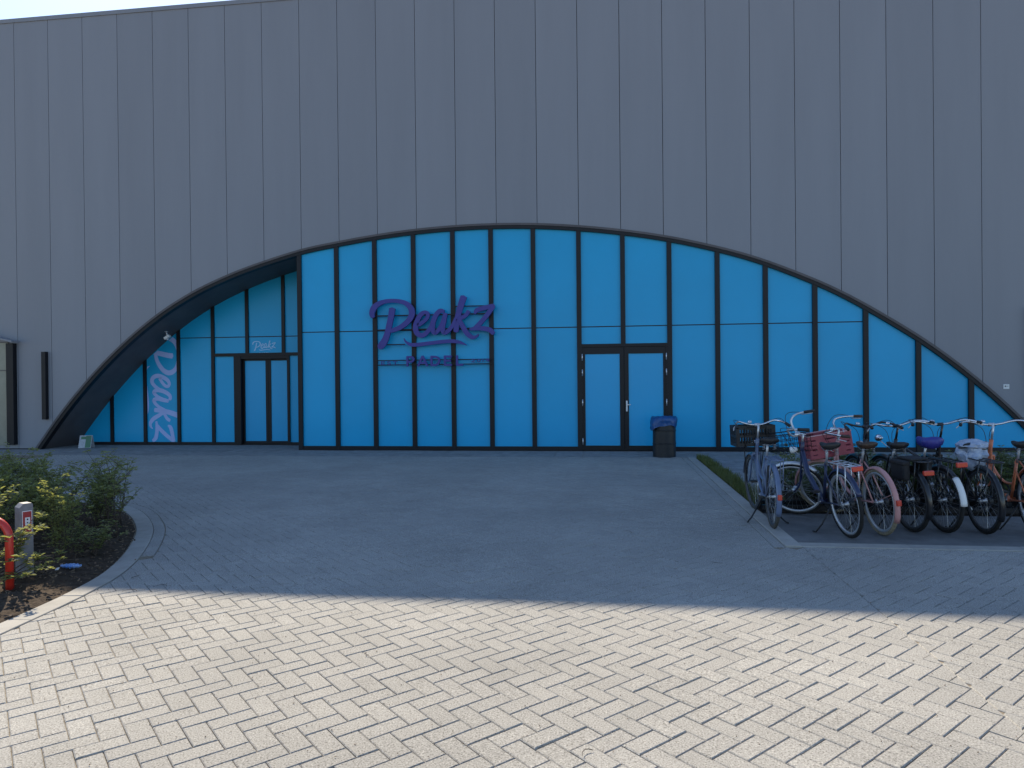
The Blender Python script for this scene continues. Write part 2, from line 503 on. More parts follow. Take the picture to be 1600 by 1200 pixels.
def column(xa, xb, y, zb, mtl, split=True, zcuts=(ZT,)):
    cuts = [zb] + [z for z in zcuts if split] + [None]
    for lo, hi in zip(cuts[:-1], cuts[1:]):
        lo2 = lo + (.012 if lo != zb else 0); hi2 = hi - .012 if hi else None
        P = clip_top(xa, xb, lo2, hi2)
        if P: pane(P, y, y+.03, mtl)
HW = .052
ends = FM + [9.42]
for i in range(len(FM)):
    xa, xb = ends[i]+HW, ends[i+1]-HW
    zb = .10
    if i in (7, 8): column(xa, xb, .02, 2.43, MT['pane'])
    else: column(xa, xb, .02, zb, MT['pane'], split=(xb < 5.7))
for i, x in enumerate(FM):
    w = HW
    lo = .0
    if i == 8: lo = 2.43
    z0, z1 = z_on(ARCH_GL, x-w), z_on(ARCH_GL, x+w)
    m = MB(); m.prism([(x-w, lo), (x+w, lo), (x+w, z1), (x-w, z0)], -.035, .06)
    m.build("mullion", MT['dark'], hall, fix=True)
for xa, xb in ((FM[0]+HW, FM[7]-HW), (FM[9]+HW, 9.35)):
    m = MB(); m.bx(xa, xb, -.02, .055, 0, .10); m.build("bottom_rail", MT['dark'], hall)
m = MB(); m.bx(FM[0]+.06, 5.68, .022, .045, ZT-.012, ZT+.012); m.build("transom", MT['dark'], hall)
# set-back curtain behind the glass so nothing is see-through
# ---- double door on the right
dd = empty("double_door", (0, 0, 0), parent=hall)
m = MB()
m.bx(FM[7]+HW, FM[9]-HW, -.025, .06, 2.36, 2.43)
m.bx(FM[7]+HW, -.40, -.028, .06, 0, 2.36); m.bx(1.44, FM[9]-HW, -.028, .06, 0, 2.36)
m.build("door_frame", MT['dark'], dd)
for (xa, xb, ga, gb) in ((-.397, .518, -.352, .424), (.526, 1.437, .622, 1.386)):
    m = MB()
    z0, z1, g0, g1 = .012, 2.352, .125, 2.20
    m.bx(xa, ga, -.018, .04, z0, z1); m.bx(gb, xb, -.018, .04, z0, z1)
    m.bx(ga, gb, -.018, .04, z0, g0); m.bx(ga, gb, -.018, .04, g1, z1)
    m.build("door_leaf", MT['dark'], dd)
    m = MB(); m.bx(ga, gb, .0, .02, g0, g1); m.build("door_pane", MT['doorpane'], dd)
for x in (-.415, 1.455):
    for z in (.22, 1.10, 1.78, 2.13):
        m = MB(); m.tube([(x,-.045,z-.075),(x,-.045,z+.075)], .013, 8); m.build("hinge", MT['alu'], dd)
m = MB()
m.bbox((.575, -.026, 1.02), (.035, .016, .24), .004)
m.tube([(.575,-.03,1.05),(.575,-.075,1.05)], .011, 8)
m.tube([(.575,-.075,1.05),(.66,-.078,1.05)], .011, 8)
m.build("door_handle", MT['white'], dd)

# ---- recessed glazing on the left
RM = [-12.978,-12.017,-11.051,-10.080,-9.128,-8.132]
lowmull = {-9.128: 2.37, -8.132: 2.37}
# columns left of entrance
cols = [(-14.1, RM[0]), (RM[0], RM[1]), (RM[1], RM[2]), (RM[2], RM[3])]
for i, (a, b) in enumerate(cols):
    column(a+.04, b-.04, YR+.02, .08, MT['pane'], split=(i == 3))
for a, b in ((RM[3], RM[4]), (RM[4], RM[5]), (RM[5], -7.73)):
    column(a+.04, b-.04 if b != -7.73 else -7.17, YR+.02, 2.40, MT['pane'])
pane([(-10.04,.08),(-9.50,.08),(-9.50,2.32),(-10.04,2.32)], YR+.02, YR+.05, MT['pane'])
pane([(-7.975,.08),(-7.17,.08),(-7.17,2.32),(-7.975,2.32)], YR+.02, YR+.05, MT['pane'])
for x in RM:
    w = .042; lo = lowmull.get(x, 0)
    z0, z1 = z_on(ARCH_GL, x-w), z_on(ARCH_GL, x+w)
    m = MB(); m.prism([(x-w, lo),(x+w, lo),(x+w, z1),(x-w, z0)], YR-.03, YR+.06); m.build("mullion", MT['dark'], hall, fix=True)
m = MB(); m.bx(-14.2, -9.50, YR-.02, YR+.055, 0, .08); m.bx(-7.975, -7.17, YR-.02, YR+.055, 0, .08); m.build("bottom_rail", MT['dark'], hall)
m = MB(); m.bx(-11.0, -7.17, YR+.022, YR+.045, ZT-.012, ZT+.012); m.build("transom", MT['dark'], hall)
m = MB(); m.bx(-10.038, -7.17, YR-.034, YR+.06, 2.32, 2.40); m.build("transom", MT['dark'], hall)
ed = empty("entrance_door", (0, 0, 0), parent=hall)
m = MB()
m.bx(-9.50, -9.31, YR-.02, YR+.20, 0, 2.32); m.bx(-8.04, -7.975, YR-.02, YR+.20, 0, 2.32)
m.bx(-9.31, -8.04, YR-.01, YR+.20, 2.25, 2.32); m.bx(-9.31, -8.04, YR+.02, YR+.2, 0, .03)
m.build("door_frame", MT['dark'], ed)
for (xa, xb, ga, gb) in ((-9.306, -8.612, -9.255, -8.685), (-8.606, -8.044, -8.535, -8.075)):
    m = MB(); y0, y1 = YR+.10, YR+.15; z0, z1, g0, g1 = .035, 2.246, .10, 2.20
    m.bx(xa, ga, y0, y1, z0, z1); m.bx(gb, xb, y0, y1, z0, z1); m.bx(ga, gb, y0, y1, z0, g0); m.bx(ga, gb, y0, y1, g1, z1)
    m.build("door_leaf", MT['dark'], ed)
    m = MB(); m.bx(ga, gb, YR+.115, YR+.135, g0, g1); m.build("door_pane", MT['doorpane'], ed)
m = MB(); m.bbox((-8.61, YR+.05, 2.262), (.24, .07, .07), .012); m.build("door_sensor", MT['plastic'], ed)

# fins and little things on the cladding
m = MB(); m.bbox((-13.86, -.05, 1.605), (.115, .10, 1.70), .006); m.build("wall_fin", MT['dark'], hall)
m = MB(); m.bbox((-14.78, -.06, 1.40), (.20, .12, 2.56), .006); m.build("wall_fin", MT['dark'], hall)
m = MB(); m.bbox((9.02, -.06, 1.98), (.20, .12, 2.16), .006); m.build("wall_fin", MT['dark'], hall)
m = MB(); m.bx(-16.6, -14.90, -.03, -.005, .10, 2.70); m.build("side_window", MT['olive_pane'], hall)
m = MB(); m.bx(-16.6, -14.90, -.035, -.004, 2.70, 2.72); m.bx(-16.6, -14.90, -.045, -.004, 1.99, 2.01); m.build("window_frame", MT['soffit'], hall)
m = MB()
m.prism([(-16.6, 3.16), (-14.55, 2.69), (-14.55, 2.73), (-16.6, 3.22)], -.30, -.06)
m.build("sloping_canopy", MT['panel'], hall, fix=True)

# ================================================================ SIGNS
SA = (-5.4699, 0.00200, 3.7395, -0.00192)
def sx(u): return SA[0] + SA[1]*u
def sz(v): return SA[2] + SA[3]*v
LET = {
 'P': [[(330,215,74),(318,300,70),(296,400,68),(268,520,70),(232,610,78),(190,665,84),(160,672,66)],
       [(96,318,48),(84,270,60),(108,205,70),(160,160,60),(250,128,48),(370,124,46),(480,150,54),(545,205,66),(566,280,70),(535,355,66),(460,425,60),(385,465,54),(310,488,48)]],
 'e': [[(640,425,46),(700,385,44),(748,335,44),(752,288,44),(715,272,46),(665,305,54),(622,385,58),(606,465,60),(632,530,60),(690,548,56),(750,505,50),(800,430,46)]],
 'a': [[(945,268,44),(900,258,52),(850,310,56),(815,395,58),(808,475,58),(838,520,52),(885,480,46),(930,395,46),(962,290,46)],
       [(962,290,50),(945,380,54),(928,460,54),(945,518,54),(995,500,48),(1050,430,42),(1085,350,38)]],
 'k': [[(1180,92,76),(1150,180,72),(1118,290,68),(1096,400,64),(1085,512,60)],
       [(1236,268,46),(1205,315,46),(1150,350,44),(1098,385,40)],
       [(1120,365,44),(1160,440,54),(1210,530,58),(1268,580,50),(1320,575,30),(1350,545,10)]],
 'z': [[(1306,300,26),(1330,262,52),(1400,238,56),(1475,222,52),(1530,207,44)],
       [(1525,212,50),(1450,318,54),(1370,412,54),(1296,486,50)],
       [(1248,487,30),(1310,478,46),(1400,480,54),(1480,500,58),(1522,545,44)]],
 'swoosh': [[(465,580,4),(492,625,22),(560,660,42),(680,655,46),(850,636,44),(1000,624,44),(1100,632,42),(1165,655,26),(1212,678,4)]],
}
def stroke_polys(st, n=6):
    """centreline samples + half widths -> left and right outlines"""
    C = catmull(st, n)
    L, R = [], []
    for i in range(len(C)):
        a = C[max(i-1, 0)]; b = C[min(i+1, len(C)-1)]
        tx, ty = b[0]-a[0], b[1]-a[1]; l = math.hypot(tx, ty) or 1
        w = C[i][2]/2
        L.append((C[i][0]-ty/l*w, C[i][1]+tx/l*w)); R.append((C[i][0]+ty/l*w, C[i][1]-tx/l*w))
    # rounded ends
    def cap(c, p, w):
        tx, ty = c[0]-p[0], c[1]-p[1]; l = math.hypot(tx, ty) or 1
        return (c[0]+tx/l*w*.35, c[1]+ty/l*w*.35)
    return [cap(C[0], C[1], C[0][2]/2)], L, R, [cap(C[-1], C[-2], C[-1][2]/2)]
def stroke(mb, st, mapf, y0, y1, n=6):
    s0, L, R, s1 = stroke_polys(st, n)
    k = len(L)
    pts2 = s0 + L + s1 + R
    P = [mapf(*p) for p in pts2]
    N = len(P)
    V = [(x, y0, z) for x, z in P] + [(x, y1, z) for x, z in P]
    li = lambda i: 1+i
    ri = lambda i: k+2+i
    F = [(0, li(0), ri(0)), (k+1, ri(k-1), li(k-1))]
    for i in range(k-1): F.append((li(i), li(i+1), ri(i+1), ri(i)))
    F += [tuple(j+N for j in reversed(f)) for f in F]
    ring = [0] + [li(i) for i in range(k)] + [k+1] + [ri(i) for i in reversed(range(k))]
    for i in range(len(ring)):
        a, b = ring[i], ring[(i+1) % len(ring)]
        F.append((a, b, b+N, a+N))
    mb.add(V, F)
# block capitals as straight strokes in a 0..1 box (x right, y down)
CAPS = {
 'P': [[(.12,0),(.12,1)],[(.12,.08),(.62,.08),(.84,.18),(.88,.32),(.82,.47),(.6,.56),(.12,.56)]],
 'A': [[(.02,1),(.5,0)],[(.98,1),(.5,0)],[(.22,.68),(.78,.68)]],
 'D': [[(.12,0),(.12,1)],[(.12,.08),(.52,.08),(.8,.22),(.9,.5),(.8,.78),(.52,.92),(.12,.92)]],
 'E': [[(.12,0),(.12,1)],[(.12,.08),(.9,.08)],[(.12,.5),(.8,.5)],[(.12,.92),(.9,.92)]],
 'L': [[(.12,0),(.12,1)],[(.12,.92),(.9,.92)]],
 'S': [[(.88,.16),(.6,.05),(.25,.08),(.12,.25),(.3,.44),(.7,.56),(.88,.75),(.75,.92),(.4,.95),(.1,.84)]],
 'T': [[(.5,0),(.5,1)],[(.05,.06),(.95,.06)]],
 '.': [[(.3,.86),(.3,1)]],
 '2': [[(.12,.25),(.3,.06),(.7,.06),(.86,.28),(.7,.52),(.1,.94)],[(.1,.94),(.92,.94)]],
 '0': [[(.5,.04),(.82,.2),(.88,.5),(.82,.8),(.5,.96),(.18,.8),(.12,.5),(.18,.2),(.5,.04)]],
 '1': [[(.25,.25),(.55,.03)],[(.55,.0),(.55,1)]],
 '9': [[(.85,.35),(.6,.55),(.25,.5),(.12,.3),(.3,.06),(.7,.06),(.87,.3),(.8,.65),(.55,.95)]],
}
def cap_letter(mb, ch, u, v, w, h, wt, mapf, y0, y1):
    for q, st in enumerate(CAPS[ch]):
        pts = [(u + x*w, v + y*h, wt) for x, y in st]
        d = .002*q
        s = []
        for i in range(len(pts)-1):
            seg = [pts[i], pts[i+1]]
            stroke(mb, seg, mapf, y0-d-.0006*i, y1-.0006*i, n=1)

sign = empty("facade_sign", (0, 0, 0))
tag(sign, "purple-blue raised script sign with small capitals below, fixed across the blue glazing", "sign")
mp = lambda u, v: (sx(u), sz(v))
for ch in ('P', 'e', 'a', 'k', 'z', 'swoosh'):
    m = MB()
    for q, st in enumerate(LET[ch]):
        stroke(m, st, mp, -.175 - .004*q - (.002 if ch in 'ak' else 0), -.115 - .001*q)
    m.build("swoosh" if ch == 'swoosh' else "letter", MT['sign'], sign, fix=True)
uu = lambda px: (px-570)*7.619
vv = lambda py: (py-455)*7.619
# zoomed strip (580..780, 550..590) at 8 px per photo px
def strip(x, y): return uu(580 + x/8), vv(550 + y/8)
for ch, xa, xb in (('P',437,540),('A',580,700),('D',735,862),('E',905,1010),('L',1055,1150)):
    u0, v0 = strip(xa, 78); u1, v1 = strip(xb, 205)
    m = MB(); cap_letter(m, ch, u0, v0, u1-u0, v1-v0, 24, mp, -.165, -.115); m.build("letter", MT['sign'], sign, fix=True)
for ch, xa, xb in (('E',112,165),('S',190,240),('T',265,322),('.',328,345),('2',1240,1290),('0',1310,1355),('1',1370,1395),('9',1415,1465)):
    off = 0 if xa < 800 else -18
    u0, v0 = strip(xa, 140+off); u1, v1 = strip(xb, 182+off)
    m = MB(); cap_letter(m, ch, u0, v0, u1-u0, v1-v0, 7.5, mp, -.150, -.115); m.build("letter", MT['sign'], sign, fix=True)
for (u0, u1, v, h) in ((130,1490,300,14),(130,1490,472,14),(130,470,652,12),(1050,1490,205,12),(130,1490,vv(565.9),11),(130,1490,vv(573.2),11)):
    m = MB(); z = sz(v); m.bx(sx(u0), sx(u1), -.105, -.075, z-h*.00096, z+h*.00096); m.build("rail", MT['dark'], sign)

# vertical lettering on the recessed pane (clipped to that pane)
vl = MB()
def vmap(u, v):
    px = 410 - .61*(v-250); py = 415 + .70*(u-590)
    return (-12.012 + (px-165)*.002916, 2.281 - (py-260)*.002693)
for ch in ('P', 'e', 'a', 'k', 'z', 'swoosh'):
    for q, st in enumerate(LET[ch]):
        stroke(vl, st, vmap, YR+.014 - .0007*q - (.0003 if ch in 'ak' else 0), YR+.0185)
o = vl.build("window_lettering", MT['vinyl'])
bm = bmesh.new(); bm.from_mesh(o.data)
def cut(co, no):
    bmesh.ops.bisect_plane(bm, geom=bm.verts[:]+bm.edges[:]+bm.faces[:], plane_co=co, plane_no=no, clear_outer=True)
cut((RM[2]-.05,0,0), (1,0,0)); cut((RM[1]+.05,0,0), (-1,0,0))
za, zb = z_on(ARCH_GL, RM[1]), z_on(ARCH_GL, RM[2]); sl = (zb-za)/(RM[2]-RM[1])
cut((RM[1],0,za-.03), (-sl,0,1))
bm.to_mesh(o.data); bm.free()
tag(o, "pale blue script lettering running down a narrow pane left of the entrance", "window lettering")
# small lettering above the entrance
dl = MB()
def dmap(u, v): return (-8.9826 + (u-85)*.000431, 2.722 - (v-70)*.000425)
for ch in ('P', 'e', 'a', 'k', 'z', 'swoosh'):
    for q, st in enumerate(LET[ch]):
        stroke(dl, st, dmap, YR+.014 - .0007*q - (.0003 if ch in 'ak' else 0), YR+.0185, n=4)
o = dl.build("door_lettering", MT['vinyl_faint'], fix=True)
tag(o, "small pale script lettering with capitals under it, on the pane above the entrance door", "window lettering")
m = MB()
for ch, xa, xb in (('P',437,540),('A',580,700),('D',735,862),('E',905,1010),('L',1055,1150)):
    u0, v0 = strip(xa, 78); u1, v1 = strip(xb, 205)
    cap_letter(m, ch, u0, v0, u1-u0, v1-v0, 22, dmap, YR+.013, YR+.0185)
for ch, xa, xb in (('E',112,165),('S',190,240),('T',265,322),('.',328,345),('2',1240,1290),('0',1310,1355),('1',1370,1395),('9',1415,1465)):
    u0, v0 = strip(xa, 130); u1, v1 = strip(xb, 172)
    cap_letter(m, ch, u0, v0, u1-u0, v1-v0, 8, dmap, YR+.013, YR+.0185)
m.build("capitals", MT['vinyl_faint'], o, fix=True)

# tiny white plate on the right cladding
pl = MB(); pl.bbox((8.49, -.006, 1.39), (.115, .012, .10), .003)
o = pl.build("wall_plate", MT['white']); tag(o, "tiny white printed plate on the grey cladding right of the arch", "sign")
m = MB(); m.bx(8.455, 8.485, -.0145, -.0122, 1.385, 1.412); m.bx(8.495, 8.53, -.0145, -.0122, 1.395, 1.403); m.build("print", MT['soffit'], o)
# camera under the soffit
o = empty("security_camera", (-10.98, .62, 2.86)); tag(o, "small white camera under the dark arch soffit above the vertical lettering", "camera")
m = MB(); rotc = Matrix.Rotation(-.55, 3, 'Y'); m.bbox((0,0,-.05), (.15,.11,.07), .012, rotc); m.build("camera_body", MT['white'], o)
m = MB(); m.tube([(0,0,-.02),(-.03,.0,.10)], .02, 8); m.lathe((-.03,0,.0), [(.0,.085),(.045,.085),(.045,.10),(.0,.10)], 12); m.build("bracket", MT['alu'], o)
m = MB(); m.lathe((.02,-.03,-.10), [(.0,-.03),(.03,-.025),(.04,0),(.0,.01)], 12); m.build("lens", MT['alu'], o)

# ================================================================ GROUND
g = MB(); g.add([(-400,-400,-.009),(400,-400,-.009),(400,400,-.009),(-400,400,-.009)], [(0,1,2,3)])
tag(g.build("ground", MT['joint']), kind='structure')

# left bed outline (clockwise when walked from the front towards the back)
BED = [(-4.02,-14.5),(-4.03,-13.2),(-4.045,-12.2),(-4.075,-11.65),(-4.105,-11.25),(-4.14,-10.94),(-4.22,-10.55),(-4.37,-10.14),
       (-4.60,-9.66),(-4.94,-9.06),(-5.29,-8.56),(-5.78,-7.99),(-6.25,-7.58),(-6.95,-7.20),(-7.9,-7.0),(-9.2,-6.95),(-12,-6.95)]
BEDC = catmull(BED, 6)
def bed_sd(x, y):
    """signed distance to the bed edge (+ = outside, on the paving) and outward normal"""
    best = 1e9; res = None
    for i in range(len(BEDC)-1):
        ax, ay = BEDC[i]; bx_, by = BEDC[i+1]
        dx, dy = bx_-ax, by-ay; L2 = dx*dx+dy*dy
        t = max(0, min(1, ((x-ax)*dx+(y-ay)*dy)/L2))
        px, py = ax+dx*t, ay+dy*t
        d2 = (x-px)**2+(y-py)**2
        if d2 < best:
            best = d2; l = math.sqrt(L2); nx, ny = dy/l, -dx/l
            sd = (x-px)*nx+(y-py)*ny
            res = (math.copysign(math.sqrt(d2), sd), nx, ny, px, py)
    return res
def band_w(y):
    return .17 if y < -9.93 else .285
W = .1072; GAP = .0032
S2 = math.sqrt(.5)
ux, uy = S2, -S2
vx, vy = S2, S2
KX = 1.90      # inner edge of the right kerb and paving seam
def clip_half(poly, nx, ny, c):
    """keep points with nx*x+ny*y >= c"""
    out = []
    for i in range(len(poly)):
        a = poly[i]; b = poly[(i+1) % len(poly)]
        da = nx*a[0]+ny*a[1]-c; db = nx*b[0]+ny*b[1]-c
        if da >= 0: out.append(a)
        if (da >= 0) != (db >= 0):
            t = da/(da-db); out.append((a[0]+(b[0]-a[0])*t, a[1]+(b[1]-a[1])*t))
    return out
def area(P): return .5*sum(P[i][0]*P[(i+1) % len(P)][1]-P[(i+1) % len(P)][0]*P[i][1] for i in range(len(P)))
def brick_mesh(mb, poly, z, tilt, tone, ch=.0045):
    n = len(poly)
    cx = sum(p[0] for p in poly)/n; cy = sum(p[1] for p in poly)/n
    per = sum(math.hypot(poly[i][0]-poly[i-1][0], poly[i][1]-poly[i-1][1]) for i in range(n))
    mn = min(math.hypot(poly[i][0]-poly[i-1][0], poly[i][1]-poly[i-1][1]) for i in range(n))
    ch = min(ch, .3*abs(area(poly))/per*2, max(.0008, mn*.3))
    V = []
    top = []
    for i in range(n):
        a = poly[i-1]; b = poly[i]; c = poly[(i+1) % n]
        e1 = (b[0]-a[0], b[1]-a[1]); e2 = (c[0]-b[0], c[1]-b[1])
        l1 = math.hypot(*e1) or 1; l2 = math.hypot(*e2) or 1
        n1 = (-e1[1]/l1, e1[0]/l1); n2 = (-e2[1]/l2, e2[0]/l2)
        bx_, by = n1[0]+n2[0], n1[1]+n2[1]; dd_ = 1 + n1[0]*n2[0]+n1[1]*n2[1]
        s_ = ch/max(dd_, .35)
        top.append((b[0]+bx_*s_, b[1]+by*s_))
    h = lambda p: z + tilt[0]*(p[0]-cx) + tilt[1]*(p[1]-cy)
    V = [(p[0], p[1], h(p)) for p in top] + [(p[0], p[1], h(p)-.004) for p in poly] + [(p[0], p[1], -.03) for p in poly]
    F = [tuple(range(n))]
    for i in range(n):
        j = (i+1) % n
        F.append((i, i+n, j+n, j)); F.append((i+n, i+2*n, j+2*n, j+n))
    mb.add(V, F, False, tone)
def in_front_region(x, y):
    return -12.5 < x < 13.0 and -16.6 < y < -1.28
bricks = []
NMAX = 190
for side in (0, 1):           # 0: main field, 1: field right of the seam
    ox = .031 if side else 0.0
    oy = .057 if side else 0.0
    for a in range(-NMAX, NMAX):
        for b in range(-NMAX, NMAX):
            d = (a-b) % 4
            if d == 0: cells = (a, b, 2, 1)
            elif d == 2: cells = (a, b-1, 1, 2)
            else: continue
            p0, q0, w, h = cells
            mx_ = (p0 + w/2)*W; my_ = (q0 + h/2)*W
            x = mx_*ux + my_*vx + ox; y = mx_*uy + my_*vy - 8.0 + oy
            if not in_front_region(x, y): continue
            # only what the camera (or one beside it) can see
            dist = y + 15.89
            if dist < 1.2 or abs(x + .127*dist) > 2.1 + dist*.95: continue
            if side == 0 and x > KX + .2: continue
            if side == 1 and x < KX - .2: continue
            if side == 1 and y > -8.80: continue
            if side == 0 and y > -8.953 and x > 1.80: continue
            sd = bed_sd(x, y) if x < -3.4 else None
            if sd and sd[0] < -.1: continue
            hw, hh = w*W/2 - GAP/2, h*W/2 - GAP/2
            poly = []
            for su, sv in ((-1,-1),(1,-1),(1,1),(-1,1)):
                U = mx_ + su*hw; Vv = my_ + sv*hh
                poly.append((U*ux + Vv*vx + ox, U*uy + Vv*vy - 8.0 + oy))
            if area(poly) < 0: poly.reverse()
            if sd and sd[0] < .5:
                wd = band_w(y) + .004
                poly = clip_half(poly, sd[1], sd[2], sd[1]*sd[3]+sd[2]*sd[4] + wd)
            if side == 0:
                poly = clip_half(poly, -1, 0, -(KX - .003)) if poly else poly
                if poly and y > -8.953: poly = clip_half(poly, -1, 0, -1.628)
                elif poly and x > 1.57: poly = clip_half(poly, 0, -1, 8.953)
            else:
                poly = clip_half(poly, 1, 0, KX + .003)
                if poly: poly = clip_half(poly, 0, -1, 8.953)
            if poly: poly = clip_half(poly, 0, -1, 1.305)
            if not poly or len(poly) < 3 or abs(area(poly)) < .0008: continue
            bricks.append((x, y, poly))
paving = empty("paving", (0, 0, 0)); tag(paving, kind='structure')
# rank by size in the picture: nearest to the camera inside the frame
def in_view(x, y):
    fwd = (x*_f.x + (y+15.89)*_f.y); rt = (x*_r.x + (y+15.89)*_r.y)
    if fwd < .5: return False
    px = 800 + 1086.17*rt/fwd; py = 600 + 1086.17*1.624/fwd
    return -15 < px < 1615 and py < 1215
near = sorted([b for b in bricks if in_view(b[0], b[1])], key=lambda b: b[1])[:300]
near_ids = set(id(b) for b in near)
mass = MB()
for bk in bricks:
    x, y, poly = bk
    z = .0 + rnd.gauss(0, .0010) + .006*noise.noise(Vector((x*.5, y*.5, 3.1)))
    tl = (rnd.gauss(0, .006), rnd.gauss(0, .006))
    if id(bk) in near_ids:
        m = MB(); brick_mesh(m, poly, z, tl, None); m.build("brick", MT['brick'], paving)
    else:
        brick_mesh(mass, poly, z, tl, rnd.random())
tag(mass.build("bricks", MT['brick_far'], paving), kind='stuff')

# kerbs -------------------------------------------------------------
kerb_l = empty("bed_kerb", (0, 0, 0)); tag(kerb_l, kind='structure')
def offset_pt(i, d):
    a = BEDC[max(i-1, 0)]; b = BEDC[min(i+1, len(BEDC)-1)]
    dx, dy = b[0]-a[0], b[1]-a[1]; l = math.hypot(dx, dy)
    return (BEDC[i][0]+dy/l*d, BEDC[i][1]-dx/l*d)
acc = 0; st_i = 0
def curved_piece(i0, i1, d0, d1, ztop, mtl, name):
    inner = [offset_pt(i, d0) for i in range(i0, i1+1)]; outer = [offset_pt(i, d1 if not callable(d1) else d1(BEDC[i][1])) for i in range(i0, i1+1)]
    # shrink ends a little
    def lerp(p, q, t): return (p[0]+(q[0]-p[0])*t, p[1]+(q[1]-p[1])*t)
    e = .02 if i1-i0 <= 2 else .012
    inner[0] = lerp(inner[0], inner[1], e); outer[0] = lerp(outer[0], outer[1], e)
    inner[-1] = lerp(inner[-1], inner[-2], e); outer[-1] = lerp(outer[-1], outer[-2], e)
    P = inner + list(reversed(outer))
    if area(P) < 0: P.reverse()
    m = MB(); brick_mesh(m, P, ztop + rnd.gauss(0,.001), (0,0), None, .004); m.build(name, mtl, kerb_l)
i = 0
while i < len(BEDC)-2:
    j = i; L_ = 0
    while j < len(BEDC)-1 and L_ < .5:
        L_ += math.hypot(BEDC[j+1][0]-BEDC[j][0], BEDC[j+1][1]-BEDC[j][1]); j += 1
    curved_piece(i, j, 0.0, .165, .004, MT['kerb'], "kerb_stone"); i = j
# second course in the tight bend
BY = [k for k in range(len(BEDC)) if -9.93 < BEDC[k][1] and BEDC[k][0] > -9]
for k in range(BY[0], BY[-1], 2):
    if k+2 < len(BEDC): curved_piece(k, k+2, .170, lambda y: .281, .001, MT['brick'], "edge_brick")

kerb_r = empty("rack_kerb", (0, 0, 0)); tag(kerb_r, kind='structure')
y = -8.95
while y < -1.32:
    y1 = min(y + 1.0, -1.31)
    m = MB(); brick_mesh(m, [(1.745,y+.002),(KX,y+.002),(KX,y1-.002),(1.745,y1-.002)], .012 + rnd.gauss(0,.001), (0,0), None, .006)
    m.build("kerb_stone", MT['kerb'], kerb_r)
    y = y1
y = -8.95
while y < -1.4:
    m = MB(); brick_mesh(m, [(1.634,y+.002),(1.740,y+.002),(1.740,y+.212),(1.634,y+.212)], .001 + rnd.gauss(0,.001), (rnd.gauss(0,.005),0), None)
    m.build("edge_brick", MT['brick'], kerb_r); y += .2145
x = KX + .003
while x < 12:
    m = MB(); brick_mesh(m, [(x,-8.95),(x+.996,-8.95),(x+.996,-8.79),(x,-8.79)], .010 + rnd.gauss(0,.001), (0,0), None, .006)
    m.build("kerb_stone", MT['kerb'], kerb_r); x += 1.0

# apron of slabs along the facade
apron = empty("apron", (0, 0, 0)); tag(apron, kind='structure')
x = -16.0
while x < 12.0:
    for (ya, yb) in ((-1.30, -.66), (-.655, -.05)):
        m = MB(); brick_mesh(m, [(x,ya),(x+.596,ya),(x+.596,yb),(x,yb)], .002 + rnd.gauss(0,.0012), (0,0), None, .003)
        m.build("slab", MT['slab'], apron)
    x += .60
m = MB(); m.add([(-14.3,-.05,.001),(-7.1,-.05,.001),(-7.1,1.7,.001),(-14.3,1.7,.001)], [(0,1,2,3)]); tag(m.build("recess_floor", MT['slab']), kind='structure')

# bike parking surface, tiled path and planting strip on the right
m = MB(); m.slab([(KX+.002,-8.788),(12,-8.788),(12,-7.22),(KX+.002,-7.22)], -.03, -.002)
tag(m.build("parking_strip", MT['asphalt']), kind='structure')
m = MB(); m.slab([(KX+.002,-7.22),(12,-7.22),(12,-5.45),(KX+.002,-5.45)], -.03, -.006)
tag(m.build("planting_soil", MT['soil']), kind='structure')
path = empty("tiled_path", (0, 0, 0)); tag(path, kind='structure')
yy = -5.44
row = 0
while yy < -1.35:
    xx = 2.12 - (.15 if row % 2 else 0)
    while xx < 6.6:
        xa = max(xx, 2.12)
        m = MB(); brick_mesh(m, [(xa,yy),(xx+.296,yy),(xx+.296,min(yy+.296,-1.31)),(xa,min(yy+.296,-1.31))], .001 + rnd.gauss(0,.001), (0,0), None, .003)
        m.build("tile", MT['path'], path); xx += .30
    yy += .30; row += 1
m = MB(); m.slab([(KX+.002,-5.45),(2.118,-5.45),(2.118,-1.31),(KX+.002,-1.31)], -.03, -.001)
tag(m.build("verge_soil", MT['soil']), kind='structure')
gr = MB()
def blade(mb, x, y, h, w, lean, az, tone):
    dx, dy = math.cos(az), math.sin(az)
    px, py = -dy*w/2, dx*w/2
    mid = (x+dx*lean*.35, y+dy*lean*.35, h*.6); tip = (x+dx*lean, y+dy*lean, h)
    mb.add([(x-px,y-py,-.01),(x+px,y+py,-.01),(mid[0]+px*.7,mid[1]+py*.7,mid[2]),(mid[0]-px*.7,mid[1]-py*.7,mid[2]),tip],
           [(0,1,2,3),(3,2,4)], False, tone)
for _ in range(7000):
    y = rnd.uniform(-6.9, -1.35)
    wd = .23 if y > -5.45 else .23 + .3*rnd.random()
    x = KX + .01 + rnd.random()*wd
    dens = .5 + .9*noise.noise(Vector((x*4, y*1.7, 0)))
    if rnd.random() > dens + (.25 if y > -5.5 else 0): continue
    h = rnd.uniform(.03, .12)*(1 + .6*noise.noise(Vector((x*3, y*2, 5))))
    blade(gr, x, y, max(.02, h), .008, h*rnd.uniform(.1,.9), rnd.uniform(0, 2*PI), rnd.random())
tag(gr.build("grass", MT['grass']), kind='stuff')

